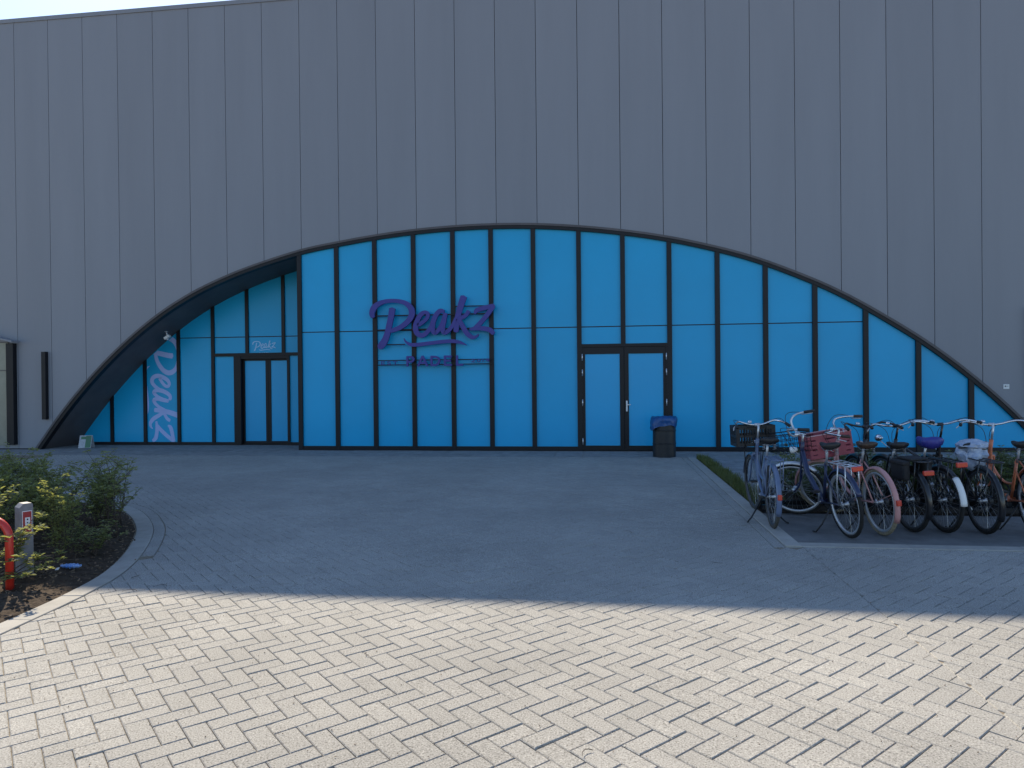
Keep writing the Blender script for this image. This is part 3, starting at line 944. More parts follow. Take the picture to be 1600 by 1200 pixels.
# left bed soil: bumpy sheet
def inside_bed(x, y):
    s_ = bed_sd(x, y); return s_[0] < 0
m = MB()
nx_, ny_ = 90, 90
xa, xb, ya, yb = -9.6, -3.9, -14.2, -6.9
grid = {}
for i in range(nx_+1):
    for j in range(ny_+1):
        x = xa+(xb-xa)*i/nx_; y = ya+(yb-ya)*j/ny_
        s_ = bed_sd(x, y)
        if s_[0] > 0:
            x, y = s_[3]-s_[1]*.002, s_[4]-s_[2]*.002; zz = -.012
        else:
            e = min(1, -s_[0]/.25)
            zz = -.012 + e*(.05 + .035*noise.noise(Vector((x*3, y*3, 1))) + .022*noise.noise(Vector((x*11, y*11, 2))))
        grid[(i, j)] = (x, y, zz, s_[0])
V = []; idx = {}
for k, p in grid.items(): idx[k] = len(V); V.append(p[:3])
F = []
for i in range(nx_):
    for j in range(ny_):
        q = [(i,j),(i+1,j),(i+1,j+1),(i,j+1)]
        if all(grid[k][3] > .0 for k in q): continue
        F.append(tuple(idx[k] for k in q))
m.add(V, F, True)
tag(m.build("bed_soil", MT['soil']), kind='structure')
def soil_z(x, y):
    s_ = bed_sd(x, y); e = max(0, min(1, -s_[0]/.25))
    return -.012 + e*(.05 + .035*noise.noise(Vector((x*3, y*3, 1))) + .022*noise.noise(Vector((x*11, y*11, 2))))
ml = MB()
cnt = 0
while cnt < 5200:
    x = rnd.uniform(-8.5, -3.95); y = rnd.uniform(-12.6, -7.0)
    s_ = bed_sd(x, y)
    if s_[0] > .0 and not (s_[0] < .22 and rnd.random() < .012): continue
    z = soil_z(x, y) if s_[0] < 0 else .006
    l = rnd.uniform(.008, .035); w_ = l*rnd.uniform(.25, .6)
    rot = Matrix.Rotation(rnd.uniform(0, 2*PI), 3, 'Z') @ Matrix.Rotation(rnd.gauss(0,.4), 3, 'X') @ Matrix.Rotation(rnd.gauss(0,.4), 3, 'Y')
    ml.box((x, y, z+.004), (l, w_, .006), rot, rnd.random()); cnt += 1
tag(ml.build("mulch", MT['mulch']), kind='stuff')

# sand, twigs and crumbs lying in and on the paving
cr = MB()
for _ in range(5200):
    y = -16 + rnd.random()**.6*11; x = rnd.uniform(-4, 5)
    if bed_sd(x, y)[0] < .02 if x < -3.4 else False: continue
    if y > -9 and x > 1.5: continue
    s_ = rnd.uniform(.0012, .0035)
    cr.box((x, y, .004), (s_*rnd.uniform(1,2.2), s_, s_), Matrix.Rotation(rnd.uniform(0,PI), 3, 'Z'), rnd.random())
tag(cr.build("crumbs", MT['mulch']), kind='stuff')
tw = MB()
for (x, y, l) in ((-.05,-12.85,.07),(-3.6,-10.9,.12),(-3.45,-10.75,.09),(.95,-9.6,.10),(.3,-8.5,.12),(-3.9,-10.55,.08),(-1.4,-11.9,.05),(-3.7,-11.6,.07),(2.6,-12.0,.06)):
    a = rnd.uniform(0, 2*PI)
    pts = [(x + l*t*math.cos(a+t*1.2), y + l*t*math.sin(a+t*1.2), .009 + .006*math.sin(t*3)) for t in (0,.25,.5,.75,1)]
    tw.tube(pts, [.002,.002,.0018,.0015,.001], 5)
tag(tw.build("twigs", MT['stem']), kind='stuff')

# ================================================================ PLANTS
def leaf(mb, p, d, up, L_, w, tone):
    d = d.normalized(); side = d.cross(up)
    if side.length < 1e-4: side = d.orthogonal()
    side.normalize(); nr = side.cross(d)
    a = p; t = p + d*L_ - nr*L_*.18
    m1 = p + d*L_*.35; m2 = p + d*L_*.72 - nr*L_*.06
    mb.add([a, m1+side*w*.5+nr*w*.18, m2+side*w*.38+nr*w*.1, t, m2-side*w*.38+nr*w*.1, m1-side*w*.5+nr*w*.18],
           [(0,1,2,3),(0,3,4,5)], False, tone)
def shrub_meshes(h, spread, nstem, nleaf, lsize, seed, lmat):
    R = random.Random(seed)
    st = MB(); lf = MB()
    for s in range(nstem):
        az = R.uniform(0, 2*PI); lean = R.uniform(.1, 1.0)*spread
        hh = h*R.uniform(.55, 1.0)
        base = Vector((math.cos(az)*.05, math.sin(az)*.05, 0))
        pts = []
        wob = R.uniform(-.6, .6)
        for k in range(7):
            t = k/6
            a2 = az + wob*t
            pts.append(base + Vector((math.cos(a2)*lean*t**1.3, math.sin(a2)*lean*t**1.3, hh*t*(1-.12*t))) + Vector((R.gauss(0,.012), R.gauss(0,.012), 0)))
        st.tube(pts, [.0065*(1-.75*k/6) for k in range(7)], 4)
        twigs = [pts]
        for q in range(R.randint(3, 5)):
            k = R.randint(2, 5); p0 = pts[k]
            a3 = R.uniform(0, 2*PI); l = R.uniform(.12, .30)*h/.8
            tp = [p0 + Vector((math.cos(a3)*l*t, math.sin(a3)*l*t, l*.75*t + .05*t*t)) for t in (0,.35,.7,1)]
            st.tube(tp, [.0035,.003,.002,.0012], 3)
            twigs.append(tp)
        for tpts in twigs:
            nl = int(nleaf/(nstem*4.6))
            for _ in range(nl):
                t = 1 - R.random()**1.5*.85
                f = t*(len(tpts)-1); i0 = min(int(f), len(tpts)-2)
                p = tpts[i0].lerp(tpts[i0+1], f-i0)
                a4 = R.uniform(0, 2*PI)
                # leaves in small tufts
                for q in range(R.randint(2, 4)):
                    dv = Vector((math.cos(a4+q*1.9), math.sin(a4+q*1.9), R.uniform(-.1, .75)))
                    sz_ = lsize*R.uniform(.55, 1.15)
                    leaf(lf, p + dv*.01, dv, Vector((0,0,1)), sz_, sz_*.62, R.random())
    return st.mesh("stems", MT['stem']), lf.mesh("foliage", lmat)
def open_meshes(seed):
    """few long arching branches, leaf tufts only on their outer halves"""
    R = random.Random(seed); st = MB(); lf = MB()
    for s in range(9):
        az = R.uniform(-.9, 1.5); l = R.uniform(.35, .72); hh = R.uniform(.10, .56)
        pts = [Vector((math.cos(az)*l*t**1.2, math.sin(az)*l*.6*t**1.2, hh*math.sin(t*1.45)/1.0 + R.gauss(0,.006))) for t in (0,.2,.4,.6,.8,1)]
        st.tube(pts, [.006,.005,.004,.003,.0022,.0012], 4)
        for q in range(R.randint(7, 11)):
            f = (1 - R.random()*.62)*5; i0 = min(int(f), 4)
            p = pts[i0].lerp(pts[i0+1], f-i0) + Vector((R.gauss(0,.012), R.gauss(0,.012), R.gauss(0,.012)))
            a0 = R.uniform(0, 6.28)
            for w_ in range(R.randint(3, 6)):
                dv = Vector((math.cos(a0+w_*1.4), math.sin(a0+w_*1.4), R.uniform(-.1, .8)))
                z_ = R.uniform(.026, .052); leaf(lf, p + dv*.008, dv, Vector((0,0,1)), z_, z_*.7, R.random())
    return st.mesh("stems", MT['stem']), lf.mesh("foliage", MT['leaf'])
def shrub(name, meshes, loc, rz, sc, label, group):
    r_ = empty(name, loc, rz); r_.scale = (sc[0], sc[0], sc[1])
    tag(r_, label, "shrub", group)
    for nm, me in zip(("stems", "foliage"), meshes):
        o = bpy.data.objects.new(nm, me); COL.objects.link(o); o.parent = r_
    return r_
protos = [shrub_meshes(.80, .34, 11, 330, .056, 100+k, MT['leaf']) for k in range(4)]
sprig = [shrub_meshes(.85, .16, 6, 130, .050, 500+k, MT['leaf']) for k in range(3)]
sparse = [shrub_meshes(.62, .42, 7, 190, .050, 200+k, MT['leaf']) for k in range(2)]
lowp = [shrub_meshes(.30, .26, 8, 150, .036, 300+k, MT['leaf']) for k in range(2)]
G1 = "leafy green shrubs massed in the left planting bed"
L1 = "leafy green shrub in the shaded mass of the left planting bed"
spots = []
rs = random.Random(21)
for gy in range(7):
    for gx in range(8):
        x = -9.2 + gx*.60 + rs.uniform(-.2,.2) + (.3 if gy % 2 else 0); y = -10.1 + gy*.55 + rs.uniform(-.13,.13)
        s_ = bed_sd(x, y)
        if s_[0] > -.24: continue
        spots.append((x, y))
for i, (x, y) in enumerate(spots):
    e = min(1, (-bed_sd(x, y)[0])/.9)
    shrub("shrub", protos[i % 4], (x, y, soil_z(x, y)), rs.uniform(0, 6.28), (rs.uniform(.75, 1.0)*(.55 + .45*e), (.86 + .16*e)*rs.uniform(.82, 1.1)), L1, G1)
shrub("shrub", open_meshes(31), (-4.82, -11.15, soil_z(-4.82,-11.15)), .1, (.95, 1.0), "sparse sunlit shrub whose yellow-green branches arch in front of the red hoop", None)
shrub("shrub", open_meshes(37), (-4.78, -10.88, soil_z(-4.78,-10.88)), .35, (.85, 1.0), "sparse shrub with sunlit leaf tufts reaching right of the grey post", None)
shrub("shrub", sparse[0], (-5.15, -10.85, soil_z(-5.15,-10.85)), 3.9, (.9, 1.0), "sparse sunlit shrub at the left photo edge, behind the red hoop's top", None)
for k, (x, y, wh) in enumerate(((-5.12,-9.15,'nearest the tip of the bed'),(-5.5,-8.62,'at the right end of the bed'),(-5.95,-8.2,'at the far right of the bed'))):
    shrub('shrub', sprig[k], (x, y, soil_z(x, y)), k*2.1, (1.0, .92+.05*k), 'thin upright shrub with a loose open crown ' + wh, None)
for k, (x, y) in enumerate(((-4.72,-10.0),(-4.95,-9.75))):
    shrub("low_plant", lowp[k % 2], (x, y, soil_z(x, y)), k*1.3, (1, .8), "low green plant creeping over the bare soil by the kerb of the left bed", "low plants at the edge of the left bed")
hp = [shrub_meshes(.66, .30, 13, 480, .048, 400+k, MT['leaf_dark']) for k in range(3)]
G2 = "dark hedge shrubs behind the bicycles"
L2 = "dark green hedge shrub standing behind the parked bicycles"
k = 0
for row_y in (-6.75, -6.35, -5.95):
    x = 2.62 if row_y < -6.5 else 2.75
    while x < 9.0:
        shrub("hedge_shrub", hp[k % 3], (x + rs.uniform(-.1,.1), row_y + rs.uniform(-.08,.08), 0), rs.uniform(0,6.28),
              (rs.uniform(.9,1.1), rs.uniform(.80,1.05)*(.72 if x < 3.1 else .98)), L2, G2)
        x += .42; k += 1
shrub("hedge_shrub", sparse[1], (2.55, -5.75, 0), 1.0, (.75, 1.18), "single tall thin plant sprig rising between the first two bicycles", None)

# ================================================================ LEFT BED OBJECTS
o = empty("marker_post", (-4.84, -10.60, soil_z(-4.84,-10.60)), math.radians(62))
o.scale = (.80, .80, 1.0)
tag(o, "short grey marker post with a red plate in the left bed beside the red hoop", "post")
m = MB()
m.prism([(-.062,-.2),(.062,-.2),(.062,.585),(.050,.597),(-.025,.597),(-.062,.565)], -.062, .062)
m.build("post_body", MT['post'], o, fix=True)
m = MB(); m.bx(-.040, .050, -.067, -.063, .345, .535); m.build("plate_border", MT['white'], o)
m = MB(); m.bx(-.034, .044, -.070, -.0675, .351, .529); m.build("plate", MT['sign_red'], o)
m = MB(); m.bx(-.016, .030, -.0725, -.0705, .415, .480); m.build("emblem", MT['white'], o)
m = MB(); m.lathe((.006,-.074,.464), [(0,-.001),(.007,-.001),(.007,.001),(0,.001)], 10, 'y'); m.lathe((.006,-.074,.436), [(0,-.001),(.006,-.001),(.006,.001),(0,.001)], 10, 'y'); m.build("emblem_dot", MT['plastic'], o)
o = empty("red_hoop", (-5.03, -11.0, 0)); tag(o, "red tubular steel hoop at the left edge of the planting bed", "hoop")
pts = [(.425,0,-.1),(.425,0,.42)] + [(.275+.15*math.cos(a), 0, .42+.15*math.sin(a)) for a in [k*PI/16 for k in range(1, 9)]] + [(-.30,0,.57)]
pts += [(-.30-.15*math.sin(a),0,.42+.15*math.cos(a)) for a in [k*PI/16 for k in range(1,9)]] + [(-.45,0,-.1)]
m = MB(); m.tube(pts, .029, 14); m.build("hoop_tube", MT['red_paint'], o)
# litter
o = MB()
V = []; F = []
nu, nv = 14, 6
for i in range(nu+1):
    for j in range(nv):
        a = 2*PI*j/nv; t = i/nu
        rr_ = .026*(.55 + .45*math.sin(PI*t))*(1 + .25*math.sin(i*2.3+j))
        V.append((-.085+.17*t, math.cos(a)*rr_*1.2, .022 + math.sin(a)*rr_*.75))
for i in range(nu):
    for j in range(nv):
        l = (j+1) % nv; F.append((i*nv+j, (i+1)*nv+j, (i+1)*nv+l, i*nv+l))
F.append(tuple(range(nv))); F.append(tuple(nu*nv+j for j in reversed(range(nv))))
o.add(V, F)
ob = o.build("wrapper", MT['litter_blue'], fix=True); ob.location = (-4.56, -10.42, soil_z(-4.56,-10.42)+.004); ob.rotation_euler = (0,0,.1)
tag(ob, "crumpled blue plastic wrapper lying on the soil of the left bed", "litter")
m = MB(); m.add([(0,0,0),(.03,.005,.004),(.028,.022,.018),(.002,.02,.012),(0,0,-.003),(.03,.005,.001),(.028,.022,.015),(.002,.02,.009)],
                [(0,1,2,3),(7,6,5,4),(0,4,5,1),(1,5,6,2),(2,6,7,3),(3,7,4,0)])
ob = m.build("paper_scrap", MT['white']); ob.location = (-4.63,-10.52, soil_z(-4.63,-10.52)+.006); tag(ob, "white paper scrap on the soil beside the blue wrapper", "litter")

# folded board by the arch foot
o = empty("folded_board", (-13.02, .30, .002), math.radians(14)); tag(o, "small folded white and green board standing at the left foot of the arch", "sign")
for s_, nm in ((-1, "front_board"), (1, "back_board")):
    m = MB(); rot = Matrix.Rotation(s_*.30, 3, 'X')
    m.box((0, s_*.055, .165), (.30, .008, .33), rot)
    m.build(nm, MT['board'], o)
m = MB(); rot = Matrix.Rotation(-.30, 3, 'X')
for (cx_, cz_, w_, h_) in ((.07, .0, .13, .31), (-.05, .10, .12, .07)):
    q = rot @ Vector((cx_, -.0055, cz_)); m.box(Vector((0,-.055,.165)) + q, (w_, .003, h_), rot)
m.build("print", MT['green_print'], o)

# bin
o = empty("litter_bin", (1.30, -1.10, .002)); tag(o, "black steel drum bin with a blue liner beside the double door", "bin")
m = MB()
m.lathe((0,0,0), [(.0,.0),(.236,.0),(.240,.006),(.236,.014),(.236,.262),(.245,.270),(.245,.286),(.236,.294),(.236,.535),(.245,.543),(.245,.559),(.236,.567),(.236,.79),(.242,.80),(.236,.81),(.222,.81),(.222,.75),(.0,.75)], 44, smooth=False)
m.build("drum", MT['barrel'], o, fix=True)
m = MB(); V = []; F = []; N = 56
prof = [(.205,.70),(.214,.815),(.240,.838),(.262,.815),(.276,.765),(.272,.715),(.266,.675),(.264,.640)]
for q, (r_, z_) in enumerate(prof):
    for k in range(N):
        a = 2*PI*k/N
        fq = q/7
        nn = noise.noise(Vector((math.cos(a)*2.2, math.sin(a)*2.2, z_*7)))
        wr = .030*nn*fq + .010*math.sin(a*17+2.3*q)*fq
        zz = z_ + (.035*math.sin(a*2+.6) + .022*math.sin(a*5+.4))*(max(0, q-3)/4) + (.016*nn if q in (2, 3) else 0)
        tip = max(0, math.cos(a-PI*1.18))**8
        if q >= 4: zz -= .12*tip*(q-3)/4; wr += .05*tip*(q-3)/4
        tip2 = max(0, math.cos(a-PI*1.55))**6
        if q >= 5: zz += .055*tip2
        V.append(((r_+wr)*math.cos(a), (r_+wr)*math.sin(a), zz))
for q in range(len(prof)-1):
    for k in range(N):
        l = (k+1) % N; F.append((q*N+k, q*N+l, (q+1)*N+l, (q+1)*N+k))
m.add(V, F, True); m.build("liner", MT['bag_blue'], o, fix=True)

# ================================================================ BICYCLES
def arc(cx, cz, r, a0, a1, n, y=0):
    return [(cx + r*math.cos(a0+(a1-a0)*k/n), y, cz + r*math.sin(a0+(a1-a0)*k/n)) for k in range(n+1)]
WR = .340
WHEEL = {}
def wheel_meshes(tm, rim_m):
    key = (tm.name, rim_m.name)
    if key in WHEEL: return WHEEL[key]
    t = MB(); t.tube(arc(0,0,WR-.019,0,2*PI*(1-1/40),39), .019, 8, closed=True)
    r_ = MB(); prof = [(-.012,-.013),(.006,-.013),(.009,0),(.006,.013),(-.012,.013)]
    r_.sweep(arc(0,0,WR-.040,0,2*PI*(1-1/40),39), lambda i: prof, closed=True, up=Vector((0,1,0)), smooth=False)
    # rim as a flat ring
    r2 = MB()
    V=[];F=[]
    N=40
    for k in range(N):
        a=2*PI*k/N
        for rr,yy in ((WR-.034,-.014),(WR-.034,.014),(WR-.058,.009),(WR-.058,-.009)):
            V.append((rr*math.cos(a),yy,rr*math.sin(a)))
    for k in range(N):
        l=(k+1)%N
        for q in range(4):
            p=(q+1)%4; F.append((k*4+q,k*4+p,l*4+p,l*4+q))
    r2.add(V,F,True)
    sp = MB()
    for k in range(28):
        a = 2*PI*k/28; b_ = a + (.55 if (k//2) % 2 else -.55); sy = .028 if k % 2 else -.028
        sp.tube([(.026*math.cos(b_), sy, .026*math.sin(b_)), ((WR-.056)*math.cos(a), 0, (WR-.056)*math.sin(a))], .0013, 3, cap=False)
    hb = MB(); hb.lathe((0,0,0), [(0,-.06),(.008,-.06),(.008,-.036),(.028,-.034),(.028,-.028),(.016,-.024),(.016,.024),(.028,.028),(.028,.034),(.008,.036),(.008,.06),(0,.06)], 14, 'y')
    WHEEL[key] = (t.mesh("tyre", tm), r2.mesh("rim", rim_m), sp.mesh("spokes", MT['steel']), hb.mesh("hub", MT['alu']))
    return WHEEL[key]
def link(name, me, parent):
    o = bpy.data.objects.new(name, me); COL.objects.link(o); o.parent = parent; return o
def mud_prof(w=.056):
    h = w/2
    return [(-.016,-h),(-.004,-h*.85),(.006,-h*.45),(.009,0),(.006,h*.45),(-.004,h*.85),(-.016,h),(-.019,h),(-.007,h*.82),(.003,h*.42),(.006,0),(.003,-h*.42),(-.007,-h*.82),(-.019,-h)]
def saddle_mb(mb, c, tilt=0.0, big=1.0, skirt=0.0):
    c = Vector(c); V = []; F = []; n = 12; S = 10
    for i in range(S+1):
        t = i/S
        x = (.14 - .27*t)*big
        w = (.022 + .082*(t**1.6))*big if t < .9 else (.104 - .02*(t-.9)*10)*big
        top = .008 + .022*abs(t-.45)**1.5*2.2
        th = .030 + .022*t + skirt
        e = 1.0 if 0 < i < S else .55
        for k in range(n):
            a = 2*PI*k/n
            V.append(c + Vector((x, math.cos(a)*w*e, top + (math.sin(a)*th*e*(.55 if math.sin(a) > 0 else 1.0)) + tilt*x)))
    for i in range(S):
        for k in range(n):
            l = (k+1) % n; F.append((i*n+k, (i+1)*n+k, (i+1)*n+l, i*n+l))
    F.append(tuple(range(n))); F.append(tuple(S*n+k for k in reversed(range(n))))
    mb.add(V, F, True)
def crate_mb(mb, c, d, slat_n=10, rot=None, rows=3):
    """open slatted crate; c = centre of its bottom, d = (x, y, z)"""
    c = Vector(c); lx, ly, lz = d
    def B(p, s):
        p = Vector(p)
        q = rot @ p if rot is not None else p
        mb.box(c + q, s, rot)
    t = .008
    B((0,0,t/2), (lx*.94, ly*.94, t))
    for z, hh in ((.02,.04),(lz-.022,.044)) + (((lz*.5,.03),) if rows > 2 else ()):
        for s in (-1, 1):
            B((s*lx/2, 0, z), (t, ly, hh)); B((0, s*ly/2, z), (lx, t, hh))
    for sx_ in (-1, 1):
        for sy_ in (-1, 1): B((sx_*(lx/2-.012), sy_*(ly/2-.012), lz/2), (.03, .03, lz))
    for k in range(slat_n):
        f = -.5 + (k+.5)/slat_n
        for s in (-1, 1):
            B((f*lx*.92, s*(ly/2-.001), lz/2), (lx/slat_n*.42, .006, lz*.94)); B((s*(lx/2-.001), f*ly*.92, lz/2), (.006, ly/slat_n*.42, lz*.94))

def bicycle(label, loc, heading, lean=0.0, steer=0.0, frame='dutch', paint='paint_black', tyre='rubber', rim='alu', guard=None, guard_tail=None,
            bar='chrome', bar_h=.0, grips='plastic', saddle='leather', carrier='paint_black', stand='side', rear_lamp='carrier', basket=None,
            panniers=False, seat_h=.90, guard_end=205, front_guard=None, front_arc=(10, 165), lamp_z=.745, lamp_off=(.085,0,.05), headlamp=True, chaincase=True, bar_style='city'):
    P = MT[paint]; GM = MT[guard or paint]
    o = empty("bicycle", (loc[0], loc[1], loc[2] if len(loc) > 2 else 0), 0)
    # +x of the bicycle is its travel direction; heading is measured from +Y, positive to the right
    o.rotation_mode = 'XYZ'
    rz = PI/2 - math.radians(heading)
    o.rotation_euler = (math.radians(lean), 0, rz)
    tag(o, label, "bicycle", "bicycles parked in the rack")
    hubF = Vector((1.12, 0, WR)); hubR = Vector((0, 0, WR))
    ha = math.radians(68)
    ax = Vector((-math.cos(ha), 0, math.sin(ha))); pf = Vector((math.sin(ha), 0, math.cos(ha)))
    A0 = hubF - pf*.06
    at_ = lambda t: A0 + ax*t
    bb = Vector((.475, 0, .29)); seat_top = Vector((.30, 0, .74)); seat_cl = Vector((.245, 0, seat_h-.02))
    ht_lo, ht_hi = at_(.44), at_(.62)
    # frame
    m = MB()
    m.tube([ht_lo - ax*.01, ht_hi + ax*.01], .021, 10)
    m.tube([bb, seat_top], .0155, 8)
    if frame == 'dutch':
        c1 = [tuple(ht_lo + ax*.05)] + [(.86,0,.52),(.70,0,.37),tuple(bb)]
        m.tube(catmull(c1, 6), .018, 10)
        c2 = [tuple(ht_hi - ax*.03)] + [(.84,0,.62),(.62,0,.47),(.395,0,.47)]
        m.tube(catmull(c2, 6), .013, 8)
    elif frame == 'single':
        m.tube([ht_lo + ax*.07, (.80,0,.55), (.60,0,.375), bb + Vector((0,0,.01))], .030, 12)
    else:
        m.tube([ht_lo + ax*.03, bb], .0165, 8); m.tube([ht_hi - ax*.03, seat_top + Vector((0,0,-.02))], .015, 8)
    for s in (-1, 1):
        m.tube([bb + Vector((-.03, s*.03, 0)), hubR + Vector((.12, s*.055, -.01)), hubR + Vector((0, s*.062, 0))], .0095, 6)
        m.tube([seat_top + Vector((0, s*.02, -.02)), Vector((.22, s*.05, .62)), hubR + Vector((0, s*.062, 0))], .008, 6)
    m.lathe(bb, [(0,-.04),(.024,-.04),(.024,.04),(0,.04)], 12, 'y')
    m.build("frame", P, o)
    # seat post, saddle
    m = MB(); m.tube([seat_top - Vector((0,0,.03)), seat_cl], .0125, 8); m.build("seat_post", MT['alu'], o)
    if saddle:
        m = MB(); saddle_mb(m, (seat_cl.x-.01, 0, seat_h+.02), big=1.18 if saddle == 'saddle_purple' else 1.0, skirt=.035 if saddle == 'saddle_purple' else 0); sad = m.build("saddle", MT[saddle], o)
        m = MB()
        for s in (-1, 1):
            m.tube([(seat_cl.x+.09, s*.015, seat_h+.0),(seat_cl.x, s*.022, seat_h-.03),(seat_cl.x-.1, s*.04, seat_h-.005)], .004, 5)
        if saddle != 'saddle_purple':
            for s in (-1, 1):
                m.tube([(seat_cl.x-.10+.012*math.sin(k*2.1)*0 + .018*math.cos(k*1.57), s*.055+.018*math.sin(k*1.57), seat_h-.065+.004*k) for k in range(16)], .0028, 4)
        m.build("saddle_spring", MT['steel'], sad)
    # rear wheel
    me = wheel_meshes(MT[tyre], MT[rim])
    w = empty("rear_wheel", hubR, parent=o)
    for nm, x in zip(("tyre","rim","spokes","hub"), me): link(nm, x, w)
    # steering group
    S = Matrix.Translation(A0) @ Matrix.Rotation(math.radians(steer), 4, ax) @ Matrix.Translation(-A0)
    w = empty("front_wheel", parent=o); w.matrix_local = S @ Matrix.Translation(hubF)
    for nm, x in zip(("tyre","rim","spokes","hub"), me): link(nm, x, w)
    m = MB(); m.x = S
    crown = at_(.425)
    m.tube([at_(.40), at_(.46)], .019, 8)
    m.tube([crown + Vector((0,-.05,0)), crown + Vector((0,.05,0))], .014, 8)
    for s in (-1, 1):
        m.tube(catmull([tuple(crown + Vector((0,s*.05,0))), tuple(at_(.22) + Vector((0,s*.055,0))), tuple(at_(.10)+Vector((.006,s*.058,0))), tuple(hubF + Vector((0,s*.058,0)))], 4), .010, 6)
    m.build("fork", P, o)
    top = at_(.80 + bar_h)
    m = MB(); m.x = S
    m.tube([at_(.60), top], .0125, 8); m.tube([top - Vector((.0,0,.0)), top + Vector((.05,0,.015))], .012, 8)
    m.lathe(top + Vector((.05,0,.015)), [(0,-.03),(.020,-.03),(.020,.03),(0,.03)], 10, 'y')
    m.build("stem", MT['paint_black'] if paint == 'paint_black' else MT['alu'], o)
    hb = MB(); hb.x = S
    T = top + Vector((.05, 0, .015))
    if bar_style == 'city':
        half = [(0,0,0),(.012,.07,.004),(.035,.14,.022),(.025,.205,.042),(-.05,.255,.035),(-.15,.285,.015),(-.235,.295,-.005)]
    elif bar_style == 'tall':
        half = [(0,0,0),(.02,.05,.0),(.05,.09,.045),(.055,.13,.12),(.01,.185,.155),(-.08,.225,.15),(-.19,.245,.13)]
    else:
        half = [(0,0,0),(.01,.10,.008),(.012,.18,.028),(-.005,.25,.040),(-.05,.31,.035),(-.11,.345,.022),(-.15,.36,.015)]
    hp_ = [Vector(p) + T for p in half]; hm = [Vector((p[0], -p[1], p[2])) + T for p in half]
    cl = catmull([tuple(p) for p in reversed(hm)] + [tuple(p) for p in hp_[1:]], 4)
    hb.tube(cl, .0115, 8)
    handle = hb.build("handlebar", MT[bar], o)
    for pts_ in (hp_, hm):
        m = MB(); m.x = S
        d = (pts_[-1]-pts_[-2])
        m.tube([pts_[-2] + d*.05, pts_[-1] + d*.12], .0175, 10); m.build("grip", MT[grips], handle)
        m = MB(); m.x = S
        s = 1 if pts_ is hp_ else -1
        m.tube([pts_[-2] - d*.1, pts_[-2] + Vector((.03, s*.02, -.03)), pts_[-1] + Vector((.03, s*.035, -.035))], .005, 6)
        m.build("brake_lever", MT['alu'], handle)
        m = MB(); m.x = S
        m.tube(catmull([tuple(pts_[-2]), tuple(pts_[-3] + Vector((.09,0,.03))), tuple(T + Vector((.12, s*.05, -.05))), tuple(at_(.5) + Vector((.04, s*.015, 0)))], 5), .0032, 5)
        m.build("cable", MT['plastic'], handle)
    m = MB(); m.x = S; m.lathe(T + Vector((-.01, .09, .035)), [(0,.022),(.018,.018),(.026,.004),(.026,-.006),(0,-.008)], 12); m.build("bell", MT['chrome'], handle)
    # mudguards
    m = MB(); prof = mud_prof()
    m.sweep(arc(0, WR, WR+.022, math.radians(5), math.radians(195 if not guard_tail else 152), 22), lambda i: [(-a, b) for a, b in prof] if False else prof, up=None, smooth=True) if False else None
    def guard_sweep(mb, cx, cz, a0, a1, n_, w=.056, roff=.018):
        pts_ = arc(cx, cz, WR+roff, a0, a1, n_); V = []; F = []
        pr = mud_prof(w); k_ = len(pr)
        for i_, p in enumerate(pts_):
            a_ = a0 + (a1-a0)*i_/n_
            er = Vector((math.cos(a_), 0, math.sin(a_)))
            for q, yy_ in pr: V.append(Vector(p) + er*q + Vector((0, yy_, 0)))
        for i_ in range(n_):
            for q in range(k_):
                l_ = (q+1) % k_; F.append((i_*k_+q, i_*k_+l_, (i_+1)*k_+l_, (i_+1)*k_+q))
        F.append(tuple(range(k_))); F.append(tuple(n_*k_+q for q in reversed(range(k_))))
        mb.add(V, F, True)
    m = MB()
    a_mid = math.radians(132) if guard_tail else math.radians(guard_end)
    guard_sweep(m, 0, WR, math.radians(35), a_mid, 18)
    for s in (-1, 1):
        m.tube([(-.0,s*.062,WR), (-(WR+.01)*math.cos(math.radians(22)), s*.03, WR+.0+(WR+.01)*math.sin(math.radians(22)))], .003, 4)
    mg = m.build("mudguard", GM, o, fix=True)
    if guard_tail:
        m = MB(); guard_sweep(m, 0, WR, math.radians(132.5), math.radians(181), 9, w=.066, roff=.021)
        t_ = m.build("mudguard_tail", MT[guard_tail], mg, fix=True); t_['label'] = "white tail end of the mudguard"
    m = MB(); m.x = S
    guard_sweep(m, hubF.x, WR, math.radians(front_arc[0]), math.radians(front_arc[1]), 16)
    m.build("mudguard", MT[front_guard] if front_guard else GM, o, fix=True)
    # cranks and pedals
    ca = rs.uniform(0, PI)
    m = MB()
    m.tube([bb + Vector((0,-.06,0)), bb + Vector((0,.06,0))], .009, 8)
    for s in (-1, 1):
        m.tube([bb + Vector((0,s*.06,0)), bb + Vector((s*.165*math.cos(ca), s*.075, s*.165*math.sin(ca)))], .008, 6)
    if not chaincase: m.lathe(bb + Vector((0,-.05,0)), [(.02,-.002),(.085,-.002),(.085,.002),(.02,.002)], 24, 'y')
    cr_ = m.build("crank", MT['alu'], o)
    for s in (-1, 1):
        c_ = bb + Vector((s*.165*math.cos(ca), s*.12, s*.165*math.sin(ca)))
        m = MB(); m.bbox(c_, (.085,.075,.022), .005); m.build("pedal", MT['plastic'], cr_)
    if chaincase:
        m = MB(); n_ = 10; poly = []
        for k_ in range(n_+1):
            a_ = -PI/2 + PI*k_/n_; poly.append((bb.x + .098*math.cos(a_), bb.z + .098*math.sin(a_)))
        for k_ in range(n_+1):
            a_ = PI/2 + PI*k_/n_; poly.append((hubR.x + .058*math.cos(a_), hubR.z + .058*math.sin(a_)))
        m.prism(poly, -.072, -.036); m.build("chain_case", MT['plastic'], o, fix=True)
